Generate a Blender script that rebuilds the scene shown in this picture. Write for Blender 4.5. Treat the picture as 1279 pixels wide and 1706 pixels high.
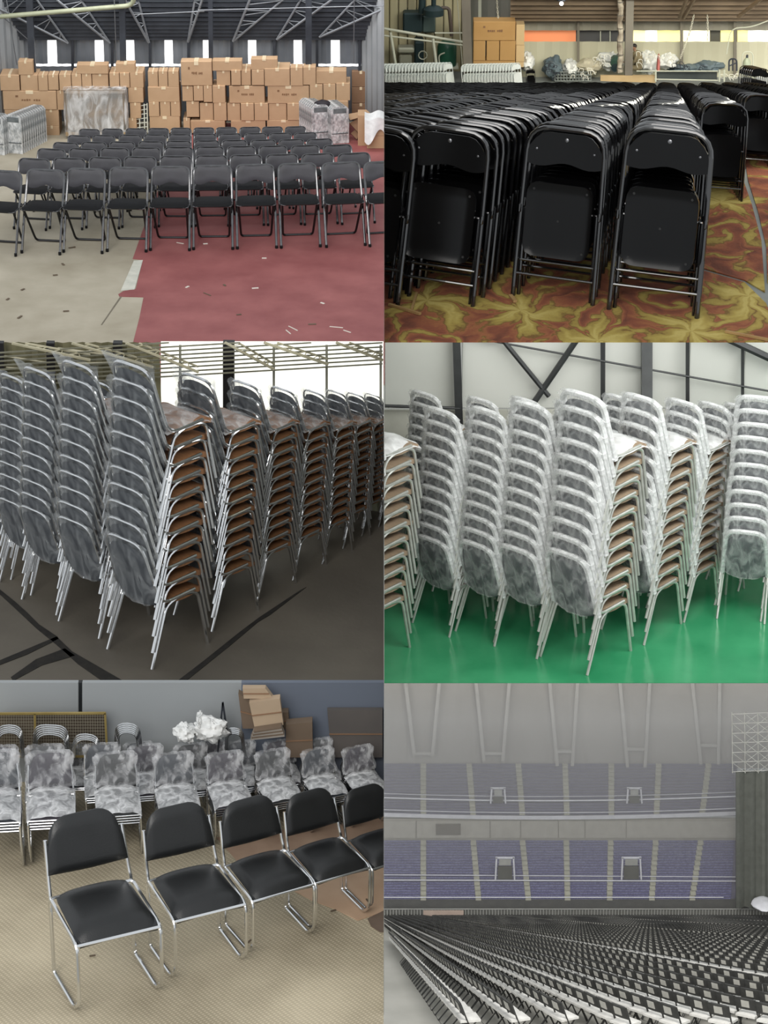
import bpy, bmesh, math, random
import numpy as np
from mathutils import Vector, Matrix, noise
random.seed(7)
for _o in list(bpy.data.objects): bpy.data.objects.remove(_o)
SC = bpy.context.scene
COL = SC.collection
R = math.radians
# ------------------------------------------------------------------ camera, sky, exposure
IW, IH, F = 1279.0, 1706.0, 4500.0          # image size and focal length in pixels
PITCH = R(24.5)
CAMP = Vector((0, 0, 40.0))
cam_d = bpy.data.cameras.new('camera'); cam_d.sensor_fit = 'HORIZONTAL'; cam_d.sensor_width = 36.0
cam_d.lens = F / IW * 36.0; cam_d.clip_end = 500
cam = bpy.data.objects.new('camera', cam_d); COL.objects.link(cam)
cam.location = CAMP; cam.rotation_euler = (R(90) - PITCH, 0, 0); SC.camera = cam
world = bpy.data.worlds.new('overcast_sky'); SC.world = world; world.use_nodes = True
bg = world.node_tree.nodes['Background']
bg.inputs[0].default_value = (0.93, 0.97, 1.0, 1); bg.inputs[1].default_value = 0.75
SC.view_settings.view_transform = 'Standard'; SC.view_settings.look = 'None'
SC.view_settings.exposure = 0.0; SC.view_settings.gamma = 1.0
SC.view_settings.use_curve_mapping = False
try:
    SC.cycles.use_denoising = True; SC.cycles.use_adaptive_sampling = True; SC.cycles.adaptive_threshold = 0.03; SC.cycles.max_bounces = 6; SC.cycles.diffuse_bounces = 3; SC.cycles.glossy_bounces = 3; SC.cycles.transparent_max_bounces = 18
    SC.cycles.caustics_reflective = False; SC.cycles.caustics_refractive = False
except Exception: pass
FWD = Vector((0, math.cos(PITCH), -math.sin(PITCH))); UPV = Vector((0, math.sin(PITCH), math.cos(PITCH))); RGT = Vector((1, 0, 0))
def sun_lamp(name, energy, direction, angle, color=(1, 1, 1)):
    l = bpy.data.lights.new(name, 'SUN'); l.energy = energy; l.angle = R(angle); l.color = color
    o = bpy.data.objects.new(name, l); COL.objects.link(o)
    o.rotation_euler = Vector(direction).to_track_quat('-Z', 'Y').to_euler(); return o
# veiled sun above and in front of the terraces: soft shadows fall towards the back walls
sun_lamp('veiled_sun', 1.3, (0.25, 1.0, -0.75), 35, (1.0, 0.97, 0.93))
def area_lamp(name, loc, target, size, energy, color=(1, 1, 1), size_y=None):
    l = bpy.data.lights.new(name, 'AREA'); l.energy = energy; l.color = color; l.size = size
    if size_y: l.shape = 'RECTANGLE'; l.size_y = size_y
    o = bpy.data.objects.new(name, l); COL.objects.link(o); o.location = loc
    o.rotation_euler = (Vector(target) - Vector(loc)).to_track_quat('-Z', 'Y').to_euler(); return o
# ------------------------------------------------------------------ rooms: each hall stands on its own terrace
def ray(px, py): return FWD + RGT * ((px - IW / 2) / F) - UPV * ((py - IH / 2) / F)
def depth(P): return (P - CAMP).dot(FWD)
class Room:
    def __init__(s, px, py, ppm, tilt=0.0):
        s.O = CAMP + ray(px, py) * (F / ppm); s.R = Matrix.Rotation(R(tilt), 3, 'X'); s.tilt = tilt
        s.n = s.R @ Vector((0, 0, 1)); s.b = s.R @ Vector((0, 1, 0)); s.z = s.O.z
    def fl(s, px, py, h=0.0):                       # point on the floor (or h above it)
        d = ray(px, py); t = ((s.O + s.n * h - CAMP).dot(s.n)) / d.dot(s.n); return CAMP + d * t
    def wl(s, px, py, P):                           # point on the upright plane through P that faces the front
        d = ray(px, py); t = (P - CAMP).dot(s.b) / d.dot(s.b); return CAMP + d * t
    def pl(s, px, py, P, n):
        d = ray(px, py); t = (P - CAMP).dot(n) / d.dot(n); return CAMP + d * t
    def sc(s, P, ppm): return ppm * depth(P) / F
    def mat(s, P, yaw=0.0, scale=1.0, tiltx=0.0, roll=0.0):
        return Matrix.Translation(P) @ s.R.to_4x4() @ Matrix.Rotation(yaw, 4, 'Z') @ Matrix.Rotation(tiltx, 4, 'X') @ Matrix.Rotation(roll, 4, 'Y') @ Matrix.Scale(scale, 4)
# ------------------------------------------------------------------ materials (procedural)
def nd(nt, t, **kw):
    n = nt.nodes.new(t)
    for k, v in kw.items():
        if k.startswith('i_'):
            key = k[2:]; key = int(key) if key.isdigit() else key.replace('_', ' ')
            n.inputs[key].default_value = v
        else: setattr(n, k, v)
    return n
def c4(c): return (c[0], c[1], c[2], 1.0)
def srgb(r, g, b):
    f = lambda v: ((v / 255 + 0.055) / 1.055) ** 2.4 if v > 10 else v / 255 / 12.92
    return (f(r), f(g), f(b))
MATS = {}
def pm(name, c1, c2=None, rough=0.5, metal=0.0, ns=6.0, det=4.0, lo=0.35, hi=0.65, bump=0.0, bs=60.0, stretch=(1, 1, 1), spec=0.5, alpha=None, emit=0.0, rvar=0.0, coat=0.0, world=False):
    if name in MATS: return MATS[name]
    m = bpy.data.materials.new(name); m.use_nodes = True; nt = m.node_tree; p = nt.nodes['Principled BSDF']; L = nt.links.new
    p.inputs['Roughness'].default_value = rough; p.inputs['Metallic'].default_value = metal
    p.inputs['Specular IOR Level'].default_value = spec; p.inputs['Base Color'].default_value = c4(c1)
    if coat: p.inputs['Coat Weight'].default_value = coat
    tc = nd(nt, 'ShaderNodeTexCoord'); mp = nd(nt, 'ShaderNodeMapping'); mp.inputs['Scale'].default_value = stretch
    if world:
        g = nd(nt, 'ShaderNodeNewGeometry'); L(g.outputs['Position'], mp.inputs[0])
    else: L(tc.outputs['Object'], mp.inputs[0])
    if c2 is not None:
        n = nd(nt, 'ShaderNodeTexNoise', i_Scale=ns, i_Detail=det); L(mp.outputs[0], n.inputs['Vector'])
        r = nd(nt, 'ShaderNodeValToRGB'); r.color_ramp.elements[0].position = lo; r.color_ramp.elements[1].position = hi
        r.color_ramp.elements[0].color = c4(c1); r.color_ramp.elements[1].color = c4(c2)
        L(n.outputs['Fac'], r.inputs[0]); L(r.outputs[0], p.inputs['Base Color'])
        if rvar:
            mr = nd(nt, 'ShaderNodeMapRange'); mr.inputs['To Min'].default_value = rough - rvar; mr.inputs['To Max'].default_value = rough + rvar
            L(n.outputs['Fac'], mr.inputs[0]); L(mr.outputs[0], p.inputs['Roughness'])
    if bump:
        n2 = nd(nt, 'ShaderNodeTexNoise', i_Scale=bs, i_Detail=3.0); L(mp.outputs[0], n2.inputs['Vector'])
        b = nd(nt, 'ShaderNodeBump', i_Strength=bump, i_Distance=0.01); L(n2.outputs['Fac'], b.inputs['Height']); L(b.outputs[0], p.inputs['Normal'])
    if alpha is not None:                              # thin film: streaky, crinkled opacity
        n3 = nd(nt, 'ShaderNodeTexNoise', i_Scale=alpha[2], i_Detail=5.0, i_Distortion=1.2); L(mp.outputs[0], n3.inputs['Vector'])
        mr = nd(nt, 'ShaderNodeMapRange'); mr.inputs['From Min'].default_value = alpha[3] if len(alpha) > 3 else 0.38; mr.inputs['From Max'].default_value = alpha[4] if len(alpha) > 4 else 0.66
        mr.inputs['To Min'].default_value = alpha[0]; mr.inputs['To Max'].default_value = alpha[1]
        L(n3.outputs['Fac'], mr.inputs[0]); L(mr.outputs[0], p.inputs['Alpha'])
    if emit:
        p.inputs['Emission Color'].default_value = c4(c1); p.inputs['Emission Strength'].default_value = emit
    MATS[name] = m; return m
# ------------------------------------------------------------------ mesh builder
def fillet(pts, r, k=4, closed=False):
    pts = [Vector(p) for p in pts]; n = len(pts); out = []
    for i, p in enumerate(pts):
        if not closed and i in (0, n - 1): out.append(p); continue
        a = pts[i - 1]; b = pts[(i + 1) % n]; da = a - p; db = b - p
        rr = r[i] if isinstance(r, (list, tuple)) else r
        q = min(rr, da.length * 0.49, db.length * 0.49)
        if q < 1e-4: out.append(p); continue
        A = p + da.normalized() * q; B = p + db.normalized() * q
        for j in range(k + 1):
            t = j / k; out.append(A * (1 - t) ** 2 + p * 2 * t * (1 - t) + B * t * t)
    return out
class MB:
    def __init__(s): s.v = []; s.f = []
    def q(s, verts, faces):
        o = len(s.v); s.v += [tuple(x) for x in verts]; s.f += [tuple(i + o for i in f) for f in faces]; return s
    def tube(s, pts, r, n=8, closed=False, cap=True, flat=1.0):
        pts = [Vector(p) for p in pts]; m = len(pts); vs = []; prev = None
        for i, p in enumerate(pts):
            if closed: t = (pts[(i + 1) % m] - pts[i - 1])
            else: t = pts[min(i + 1, m - 1)] - pts[max(i - 1, 0)]
            t.normalize()
            if prev is None:
                a = Vector((0, 0, 1)) if abs(t.z) < 0.9 else Vector((0, 1, 0))
                u = t.cross(a).normalized()
            else: u = (prev - t * prev.dot(t)).normalized()
            prev = u; w = t.cross(u)
            rr = r[i] if isinstance(r, (list, tuple)) else r
            for k in range(n):
                g = 2 * math.pi * k / n; vs.append(p + u * (rr * math.cos(g)) + w * (rr * flat * math.sin(g)))
        fs = []
        for i in range(m if closed else m - 1):
            a = i * n; b = ((i + 1) % m) * n
            for k in range(n): fs.append((a + k, a + (k + 1) % n, b + (k + 1) % n, b + k))
        if cap and not closed: fs += [tuple(range(n))[::-1], tuple((m - 1) * n + k for k in range(n))]
        return s.q(vs, fs)
    def box(s, c, d, bev=0.0, M=None):
        x, y, z = d[0] / 2, d[1] / 2, d[2] / 2; vs = []; fs = []
        if bev <= 0:
            vs = [Vector((a * x, b * y, e * z)) for a in (-1, 1) for b in (-1, 1) for e in (-1, 1)]
            fs = [(0, 1, 3, 2), (4, 6, 7, 5), (0, 4, 5, 1), (2, 3, 7, 6), (0, 2, 6, 4), (1, 5, 7, 3)]
        else:
            bm = bmesh.new(); bmesh.ops.create_cube(bm, size=1.0)
            for v in bm.verts: v.co = Vector((v.co.x * d[0], v.co.y * d[1], v.co.z * d[2]))
            bmesh.ops.bevel(bm, geom=bm.edges[:], offset=min(bev, min(d) * 0.45), segments=1, affect='EDGES')
            bm.verts.ensure_lookup_table(); vs = [v.co.copy() for v in bm.verts]; fs = [tuple(v.index for v in f.verts) for f in bm.faces]; bm.free()
        c = Vector(c)
        return s.q([(M @ v if M else v) + c for v in vs], fs)
    def beam(s, a, b, w, h, up=(0, 0, 1)):
        a = Vector(a); b = Vector(b); t = (b - a).normalized(); u = t.cross(Vector(up))
        if u.length < 1e-3: u = t.cross(Vector((0, 1, 0)))
        u.normalize(); k = u.cross(t); vs = []
        for p in (a, b):
            for i, j in ((-1, -1), (1, -1), (1, 1), (-1, 1)): vs.append(p + u * (w / 2 * i) + k * (h / 2 * j))
        return s.q(vs, [(0, 1, 2, 3), (7, 6, 5, 4), (0, 4, 5, 1), (1, 5, 6, 2), (2, 6, 7, 3), (3, 7, 4, 0)])
    def shell(s, nu, nv, f, g):                        # closed double surface: f and g map (u, v) in 0..1
        o = []; W = nu + 1
        for fn in (f, g):
            for j in range(nv + 1):
                for i in range(nu + 1): o.append(fn(i / nu, j / nv))
        N = W * (nv + 1); fs = []
        for j in range(nv):
            for i in range(nu):
                a = j * W + i; fs.append((a, a + 1, a + W + 1, a + W)); fs.append((N + a, N + a + W, N + a + W + 1, N + a + 1))
        for i in range(nu):
            fs.append((i, N + i, N + i + 1, i + 1)); a = nv * W + i; fs.append((a, a + 1, N + a + 1, N + a))
        for j in range(nv):
            a = j * W; fs.append((a, a + W, N + a + W, N + a)); a = j * W + nu; fs.append((a, N + a, N + a + W, a + W))
        return s.q(o, fs)
    def sheet(s, nu, nv, f):
        W = nu + 1; vs = [f(i / nu, j / nv) for j in range(nv + 1) for i in range(nu + 1)]
        return s.q(vs, [(j * W + i, j * W + i + 1, (j + 1) * W + i + 1, (j + 1) * W + i) for j in range(nv) for i in range(nu)])
    def lathe(s, prof, n=16, M=None):
        vs = []; fs = []; m = len(prof)
        for r, z in prof:
            for k in range(n):
                g = 2 * math.pi * k / n; v = Vector((r * math.cos(g), r * math.sin(g), z)); vs.append(M @ v if M else v)
        for i in range(m - 1):
            for k in range(n): fs.append((i * n + k, i * n + (k + 1) % n, (i + 1) * n + (k + 1) % n, (i + 1) * n + k))
        fs += [tuple(range(n))[::-1], tuple((m - 1) * n + k for k in range(n))]
        return s.q(vs, fs)
    def prism(s, poly, n, t):                          # polygon pulled back by t along -n
        n = Vector(n).normalized(); k = len(poly); vs = [Vector(p) for p in poly] + [Vector(p) - n * t for p in poly]
        return s.q(vs, [tuple(range(k)), tuple(range(2 * k - 1, k - 1, -1))] + [(i, i + k, (i + 1) % k + k, (i + 1) % k) for i in range(k)])
    def blob(s, c, r, n=10, seed=0, rough=0.25, flat=1.0):
        rnd = random.Random(seed); a, b, e, h = (rnd.uniform(0, 6) for _ in range(4)); c = Vector(c); vs = []; fs = []
        rows = n // 2 + 1
        for i in range(rows + 1):
            th = math.pi * i / rows
            for k in range(n):
                ph = 2 * math.pi * k / n
                q = 1 + rough * (math.sin(3 * ph + a + 2 * th) * 0.5 + math.sin(2 * ph + b) * math.sin(3 * th + e) * 0.5 + math.sin(5 * ph + h + 4 * th) * 0.3)
                rx, ry, rz = r if isinstance(r, (tuple, list)) else (r, r, r)
                vs.append(c + Vector((rx * q * math.sin(th) * math.cos(ph), ry * q * math.sin(th) * math.sin(ph), rz * q * math.cos(th) * flat)))
        for i in range(rows):
            for k in range(n): fs.append((i * n + k, (i + 1) * n + k, (i + 1) * n + (k + 1) % n, i * n + (k + 1) % n))
        return s.q(vs, fs)
    def crumple(s, c, r, n=28, seed=0, amp=.3, freq=2.2):   # crinkled bag
        c = Vector(c); vs = []; fs = []; rows = n // 2 + 1; off = Vector((seed * 3.7, seed * 1.3, seed * 2.1))
        for i in range(rows + 1):
            th = math.pi * i / rows
            for k in range(n):
                ph = 2 * math.pi * k / n; d = Vector((math.sin(th) * math.cos(ph), math.sin(th) * math.sin(ph), math.cos(th)))
                q = 1 + amp * (noise.noise(d * freq + off) + .6 * abs(noise.noise(d * freq * 2.3 + off)) + .35 * noise.noise(d * freq * 4.7 + off)) - amp * .2
                vs.append(c + Vector((d.x * r[0] * q, d.y * r[1] * q, d.z * r[2] * q)))
        for i in range(rows):
            for k in range(n): fs.append((i * n + k, (i + 1) * n + k, (i + 1) * n + (k + 1) % n, i * n + (k + 1) % n))
        return s.q(vs, fs)
    def mesh(s, name, mat, smooth=True, ang=38):
        me = bpy.data.meshes.new(name); me.from_pydata([tuple(v) for v in s.v], [], s.f)
        bm = bmesh.new(); bm.from_mesh(me); bmesh.ops.remove_doubles(bm, verts=bm.verts, dist=1e-6); bmesh.ops.recalc_face_normals(bm, faces=bm.faces); bm.to_mesh(me); bm.free()
        if mat: me.materials.append(mat)
        if smooth and len(me.polygons):
            me.polygons.foreach_set('use_smooth', [True] * len(me.polygons)); me.set_sharp_from_angle(angle=R(ang))
        me.update(); return me
# ------------------------------------------------------------------ things, parts, setting
def clip_mesh(me, M, side):                            # cut where the thing runs into the party wall at x = 0
    xs = [(M @ v.co).x * side for v in me.vertices]
    if not xs or max(xs) <= 0.002: return me
    if min(xs) >= -0.002: return None
    bm = bmesh.new(); bm.from_mesh(me); bm.transform(M)
    bmesh.ops.bisect_plane(bm, geom=bm.verts[:] + bm.edges[:] + bm.faces[:], plane_co=(-0.002 * side, 0, 0), plane_no=(side, 0, 0), clear_outer=True)
    bm.transform(M.inverted()); m2 = me.copy(); bm.to_mesh(m2); bm.free(); return m2
def tag(o, label=None, cat=None, group=None, kind=None):
    if label: o['label'] = label
    if cat: o['category'] = cat
    if group: o['group'] = group
    if kind: o['kind'] = kind
    return o
def put(name, me, parent=None, M=None):
    o = bpy.data.objects.new(name, me); COL.objects.link(o)
    if parent: o.parent = parent
    if M is not None: o.matrix_basis = M
    return o
def spawn(name, parts, M, label, cat, group=None, clip=0):
    """parts: list of (part name, mesh, label or None, [(sub-part name, mesh)])"""
    rows = []
    for p in parts:
        me = clip_mesh(p[1], M, clip) if clip else p[1]
        if me is None: continue
        subs = []
        for sname, sme in (p[3] if len(p) > 3 else []):
            sme = clip_mesh(sme, M, clip) if clip else sme
            if sme is not None: subs.append((sname, sme))
        rows.append((p[0], me, p[2] if len(p) > 2 else None, subs))
    if not rows: return None
    root = bpy.data.objects.new(name, None); COL.objects.link(root); root.empty_display_size = 0.1
    root.matrix_basis = M; tag(root, label, cat, group)
    for pn, me, lb, subs in rows:
        o = put(pn, me, root)
        if lb: o['label'] = lb
        for sn, sme in subs: put(sn, sme, o)
    return root
def single(name, mb, mat, label, cat, group=None, M=None, smooth=True, clip=0):
    me = mb.mesh(name, mat, smooth) if isinstance(mb, MB) else mb
    M = M or Matrix.Identity(4)
    if clip:
        me = clip_mesh(me, M, clip)
        if me is None: return None
    return tag(put(name, me, None, M), label, cat, group)
def struct(name, mb, mat, parent=None, smooth=False, label=None, clip=0):
    me = mb.mesh(name, mat, smooth)
    if clip:
        me = clip_mesh(me, Matrix.Identity(4), clip)
        if me is None: return None
    o = put(name, me, parent)
    if parent is None: o['kind'] = 'structure'
    if label: o['label'] = label
    return o
ORD = ['first', 'second', 'third', 'fourth', 'fifth', 'sixth', 'seventh', 'eighth', 'ninth', 'tenth', 'eleventh', 'twelfth', 'thirteenth', 'fourteenth', 'fifteenth', 'sixteenth', 'seventeenth', 'eighteenth', 'nineteenth', 'twentieth']
def nth(i):
    if i < 20: return ORD[i]
    tens = ['', '', 'twenty', 'thirty', 'forty', 'fifty', 'sixty', 'seventy', 'eighty', 'ninety']; n = i + 1
    if n < 100: return (tens[n // 10] + ('-' + ORD[n % 10 - 1] if n % 10 else 'ieth')).replace('yieth', 'ieth')
    return 'number %d' % n
# shared materials
CHROME = pm('chrome', (0.82, 0.83, 0.84), rough=0.16, metal=1.0)
STEEL = pm('gun_steel', (0.15, 0.15, 0.155), (0.19, 0.19, 0.195), rough=0.2, metal=1.0, ns=20)
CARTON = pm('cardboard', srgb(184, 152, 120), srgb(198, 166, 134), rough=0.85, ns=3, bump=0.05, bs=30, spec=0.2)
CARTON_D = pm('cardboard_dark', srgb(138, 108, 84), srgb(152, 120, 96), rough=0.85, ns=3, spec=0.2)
TAPE = pm('packing_tape', srgb(226, 205, 170), srgb(236, 220, 190), rough=0.35, ns=14)
INK = pm('carton_ink', srgb(120, 88, 62), srgb(140, 104, 74), rough=0.8, ns=30)
FILM = pm('stretch_film', (0.86, 0.87, 0.88), (0.95, 0.95, 0.96), rough=0.22, ns=7, stretch=(1, 1, 0.4), bump=0.7, bs=26, alpha=(0.12, 0.75, 9.0))
# ================================================================== HALL 1: rows of padded folding chairs before a wall of cartons
H1 = Room(355, 418, 152)
def poly_floor(name, room, pts, mat, h=0.0, t=0.02, clip=0, label=None, parent=None):
    return struct(name, MB().prism([room.fl(x, y, h) for x, y in pts], room.n, t), mat, parent, label=label, clip=clip)
m_conc = pm('beige_concrete', srgb(160, 151, 132), srgb(188, 180, 162), rough=0.8, ns=1.6, det=8, lo=0.3, hi=0.7, bump=0.15, bs=30, world=True)
m_red = pm('red_floor_paint', srgb(138, 74, 74), srgb(164, 98, 96), rough=0.6, ns=2.4, det=9, lo=0.3, hi=0.72, bump=0.12, bs=40, world=True)
m_whp = pm('white_floor_paint', srgb(196, 196, 184), srgb(214, 212, 200), rough=0.7, ns=9, world=True)
poly_floor('floor', H1, [(-150, 640), (760, 640), (760, 170), (-150, 170)], m_conc)
poly_floor('floor_paint', H1, [(222, 640), (760, 640), (760, 205), (330, 205), (250, 340), (242, 372), (236, 388), (221, 431), (238, 433), (226, 481), (205, 485), (197, 490), (199, 494), (239, 495), (232, 530), (222, 569)], m_red, h=0.004, t=0.004, label='dark red painted floor area')
poly_floor('floor_marking', H1, [(223, 434), (238, 433), (224, 482), (201, 484)], m_whp, h=0.006, t=0.004, label='white painted patch')
struct('floor_joint', MB().prism([H1.fl(x, y, .003) for x, y in ((200, 494), (203, 494), (170, 541), (168, 541))], H1.n, .003), pm('joint_dirt', srgb(110, 104, 90), srgb(126, 118, 104), rough=.9))
# ---- padded folding chair (faces -y)
m_vinyl = pm('charcoal_vinyl', srgb(66, 66, 70), srgb(74, 74, 80), rough=0.55, ns=5, bump=0.08, bs=140)
m_seatv = pm('black_vinyl', srgb(13, 13, 15), srgb(18, 18, 20), spec=.25, rough=0.6, ns=5, bump=0.08, bs=140)
m_blacktube = pm('black_steel_tube', srgb(34, 34, 36), srgb(42, 42, 44), rough=0.35, metal=0.6, ns=8)
def folding_chair_parts():
    P = []
    for s in (-1, 1):
        P.append(('leg', MB().tube(fillet([(s * .209, -.235, .0), (s * .207, -.06, .40), (s * .206, -.01, .5)], .1), .0135, 8).mesh('front_leg', STEEL), None,
                  [('foot_cap', MB().lathe([(.016, 0), (.017, .03), (.013, .035)], 8, Matrix.Translation((s * .209, -.235, 0))).mesh('foot_cap', m_seatv))]))
    P.append(('back_frame', MB().tube(fillet([(-.206, -.01, .5), (-.203, .09, .68), (-.2, .135, .82), (.2, .135, .82), (.203, .09, .68), (.206, -.01, .5)], [0, .1, .11, .11, .1, 0], 5), .0135, 7).mesh('back_frame', STEEL)))
    P.append(('rear_leg_frame', MB().tube(fillet([(-.185, -.16, .47), (-.165, .13, .07), (-.16, .18, .013), (.16, .18, .013), (.165, .13, .07), (.185, -.16, .47)], [0, .03, .06, .06, .03, 0]), .0125, 7).mesh('rear_leg_frame', m_blacktube)))
    def bz(u): return .82 - .075 * max(0, abs(2 * u - 1) - .55) ** 2 / .2
    def bl(u): return .655 + .018 * math.cos((2 * u - 1) * math.pi * 1.6) - .01
    def by(u, v, s): return .10 + .035 * v - .03 * math.sin(math.pi * u) * -1 + s * (.014 * (1 - abs(2 * v - 1) ** 4) ** .5 * (1 - abs(2 * u - 1) ** 6) ** .5 + .004)
    def bp(u, v, s): return ((u - .5) * .425, by(u, v, s) - .022, bl(u) + (bz(u) + .008 - bl(u)) * v)
    P.append(('backrest', MB().shell(14, 6, lambda u, v: bp(u, v, -1), lambda u, v: bp(u, v, 1)).mesh('backrest', m_vinyl)))
    def sp(u, v, s):
        x = (2 * u - 1); y = (2 * v - 1); k = (1 - abs(x) ** 5) ** .5 * (1 - abs(y) ** 5) ** .5
        w = .205 - .012 * (y + 1) * .5 - .05 * max(0, abs(y) - .75) ** 2 / .06 * (.4)
        return (x * w, -.03 + y * .2 - .02 * (1 - x * x) * (1 if y < -.5 else 0), .475 + y * -.012 + (.022 * k if s > 0 else -.012 * k))
    P.append(('seat', MB().shell(10, 10, lambda u, v: sp(u, v, 1), lambda u, v: sp(u, v, -1)).mesh('seat', m_seatv), None,
              [('seat_rim', MB().tube(fillet([(-.2, .16, .462), (-.207, -.22, .478), (.207, -.22, .478), (.2, .16, .462)], .05), .008, 6).mesh('seat_rim', STEEL))]))
    for s in (-1, 1):
        P.append(('hinge', MB().box((s * .203, -.01, .47), (.012, .05, .05), .006).mesh('hinge', STEEL)))
    return [p if isinstance(p, tuple) else (p,) for p in P]
FOLD = folding_chair_parts()
rows1 = [([-5, 68, 138, 211, 283, 355, 428, 501, 576, 648], 425, 410, 72.0), ([50, 110, 171, 231, 292, 353, 412, 474, 535, 597], 384, 373, 60.7),
         ([80, 134, 188, 242, 297, 350, 404, 458, 513, 568], 355, 346, 54.0), ([105, 153, 201, 250, 297, 345, 392, 441, 489, 537], 333, 324, 48.0),
         ([128, 170, 215, 257, 299, 342, 384, 428, 470, 512], 311, 303, 42.7), ([146, 185, 225, 263, 301, 340, 378, 418, 456, 495], 293, 285, 38.8)]
rown = ['front', 'second', 'third', 'fourth', 'fifth', 'rearmost']
for ri, (cx, yl, yr, pitch) in enumerate(rows1):
    for ci, x in enumerate(cx):
        y = yl + (yr - yl) * x / 640.0
        P = H1.fl(x, y); s = H1.sc(P, pitch / .462); yaw = R((x - 320) / 320 * 11)
        P = P + Vector((-math.sin(yaw), math.cos(yaw), 0)) * .235 * s
        lab = 'padded black folding chair in the %s row, %s from the bare concrete side' % (rown[ri], nth(ci))
        spawn('folding_chair', FOLD, H1.mat(P, yaw, s), lab, 'chair', 'padded folding chairs set out in rows')
# ---- cartons
def carton(room, rect, P0, dep, label, mat=CARTON, group='cartons piled along the hall wall', tape=True, mark=None, yaw=0.0, name='carton', roll=0.0):
    x0, y0, x1, y1 = rect; my = (y0 + y1) / 2; mx = (x0 + x1) / 2
    A = room.wl(x0, my, P0); B = room.wl(x1, my, P0); T = room.wl(mx, y0, P0); Bo = room.wl(mx, y1, P0)
    w = (B - A).length; h = (T - Bo).length; bev = min(w, h) * .025
    parts = [('body', MB().box((0, dep / 2, h / 2), (w, dep, h), bev).mesh('carton_body', mat, False))]
    if tape:
        tp = MB().box((0, dep / 2, h + .0015), (w * .14, dep, .003)); parts.append(('tape', tp.mesh('carton_tape', TAPE, False), 'pale packing tape'))
        parts.append(('tape', MB().box((0, -.0015, h * .92), (w * .14, .003, h * .16)).mesh('carton_tape', TAPE, False)))
    parts.append(('seam', MB().box((0, -.001, h * .5), (w * .98, .0015, .004 if dep < .5 else .006)).mesh('carton_seam', CARTON_D, False))) if mark == 'seam' else None
    if mark == 'print':
        mk = MB(); rnd = random.Random(int(x0 * 7))
        for i in range(8):
            if i == 4: continue
            mk.box(((i - 3.5) * w * .045 + w * .02, -.0015, h * .52 + rnd.uniform(-1, 1) * h * .01), (w * .032, .003, h * rnd.uniform(.07, .12)))
        mk.box((-w * .24, -.0015, h * .72), (w * .05, .003, h * .1))
        parts.append(('print', mk.mesh('carton_print', INK, False), 'faded brown printing'))
    return spawn(name, parts, room.mat(Bo, yaw, 1, 0, roll), label, 'carton', group)
W1 = H1.fl(320, 226)
tiers = [('topmost', [(31, 102, 55, 125), (128, 108, 180, 123), (193, 106, 225, 121.5), (302, 102, 353.5, 143), (354, 101.5, 403, 118), (418, 98.5, 462, 116)]),
 ('second highest', [(1, 125, 33, 151), (35, 125, 64, 151), (64.5, 125, 80, 151), (81, 124.5, 98, 150), (99.5, 124, 119, 151), (120, 123.5, 136, 148), (137, 123, 153, 148), (154, 123, 181, 147), (183, 121.5, 199, 146), (200, 121.5, 216, 146), (217, 121, 239, 146), (247, 119, 263.5, 145), (264.5, 118.5, 279.5, 145), (280.5, 118.5, 298, 145), (361, 118, 384, 142.5), (385.5, 117, 401, 142), (402, 117, 418, 142), (419.5, 116.5, 440, 142), (441, 114, 483, 143.5), (484, 112.5, 504.5, 143), (505, 112, 526, 141.5), (526.5, 118, 577, 139.5)]),
 ('middle', [(6, 151.5, 95, 183), (96, 151, 108, 183), (214, 146, 239, 171), (247, 145, 299, 170), (304, 144, 322, 168.5), (323, 143.5, 338.5, 168), (339.5, 143, 353.5, 170), (354.5, 143, 375.5, 171.5), (382, 143.5, 441, 172), (446, 143, 515, 172.5), (516, 141, 537.5, 167.5), (538.5, 140, 559, 167.5), (560, 138.5, 583, 167.5)]),
 ('second lowest', [(9, 183, 72, 208), (73, 182.5, 99, 210), (217, 171.5, 235, 197), (248.5, 170, 265.5, 194), (267, 169.5, 284, 194), (285, 169, 300, 194), (311, 169, 332, 195), (333.5, 172, 355.5, 201), (356.5, 171.5, 377.5, 201), (379, 172.5, 400.5, 201), (401.5, 172.5, 423, 201), (424, 172, 447, 201), (448, 172, 477.5, 200.5), (478.5, 172, 499, 200.5), (500, 168, 530, 200), (531, 168, 580, 200)]),
 ('lowest', [(75, 210, 100, 237), (215, 197, 228, 222), (250, 194, 300, 222), (306, 197, 317, 222), (318, 201, 375, 222), (385, 201, 442.5, 222), (445, 200.5, 500, 222), (501, 200, 580, 222)])]
PRINT = {(6, 151.5), (382, 143.5), (446, 143), (302, 102)}
for tn, rects in tiers:
    for i, r in enumerate(rects):
        d = .30 if tn != 'topmost' else .16
        if tn == 'second highest' and not (tiers[0][1] and any(q[0] < r[2] and q[2] > r[0] for q in tiers[0][1])): d = .18
        big = (r[2] - r[0]) > 45
        lab = '%s tan carton, %s tier of the carton wall, %s from its bundle end' % ('long' if big else 'small', tn, nth(i))
        off = Vector((0, random.uniform(0, .03), 0))
        carton(H1, r, W1 + off, d, lab, mark='print' if (r[0], r[1]) in PRINT else None)
W1b = W1 + Vector((0, .55, 0))
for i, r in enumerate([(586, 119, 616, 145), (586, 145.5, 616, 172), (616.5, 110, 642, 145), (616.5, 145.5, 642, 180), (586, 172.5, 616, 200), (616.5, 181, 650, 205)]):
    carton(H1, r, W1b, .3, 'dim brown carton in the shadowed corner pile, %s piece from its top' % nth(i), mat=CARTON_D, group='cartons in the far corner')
W1c = H1.fl(620, 248)
carton(H1, (611, 204, 650, 248), W1c, .3, 'open tan carton with white plastic sheeting over its top', mark='seam', tape=False)
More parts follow.
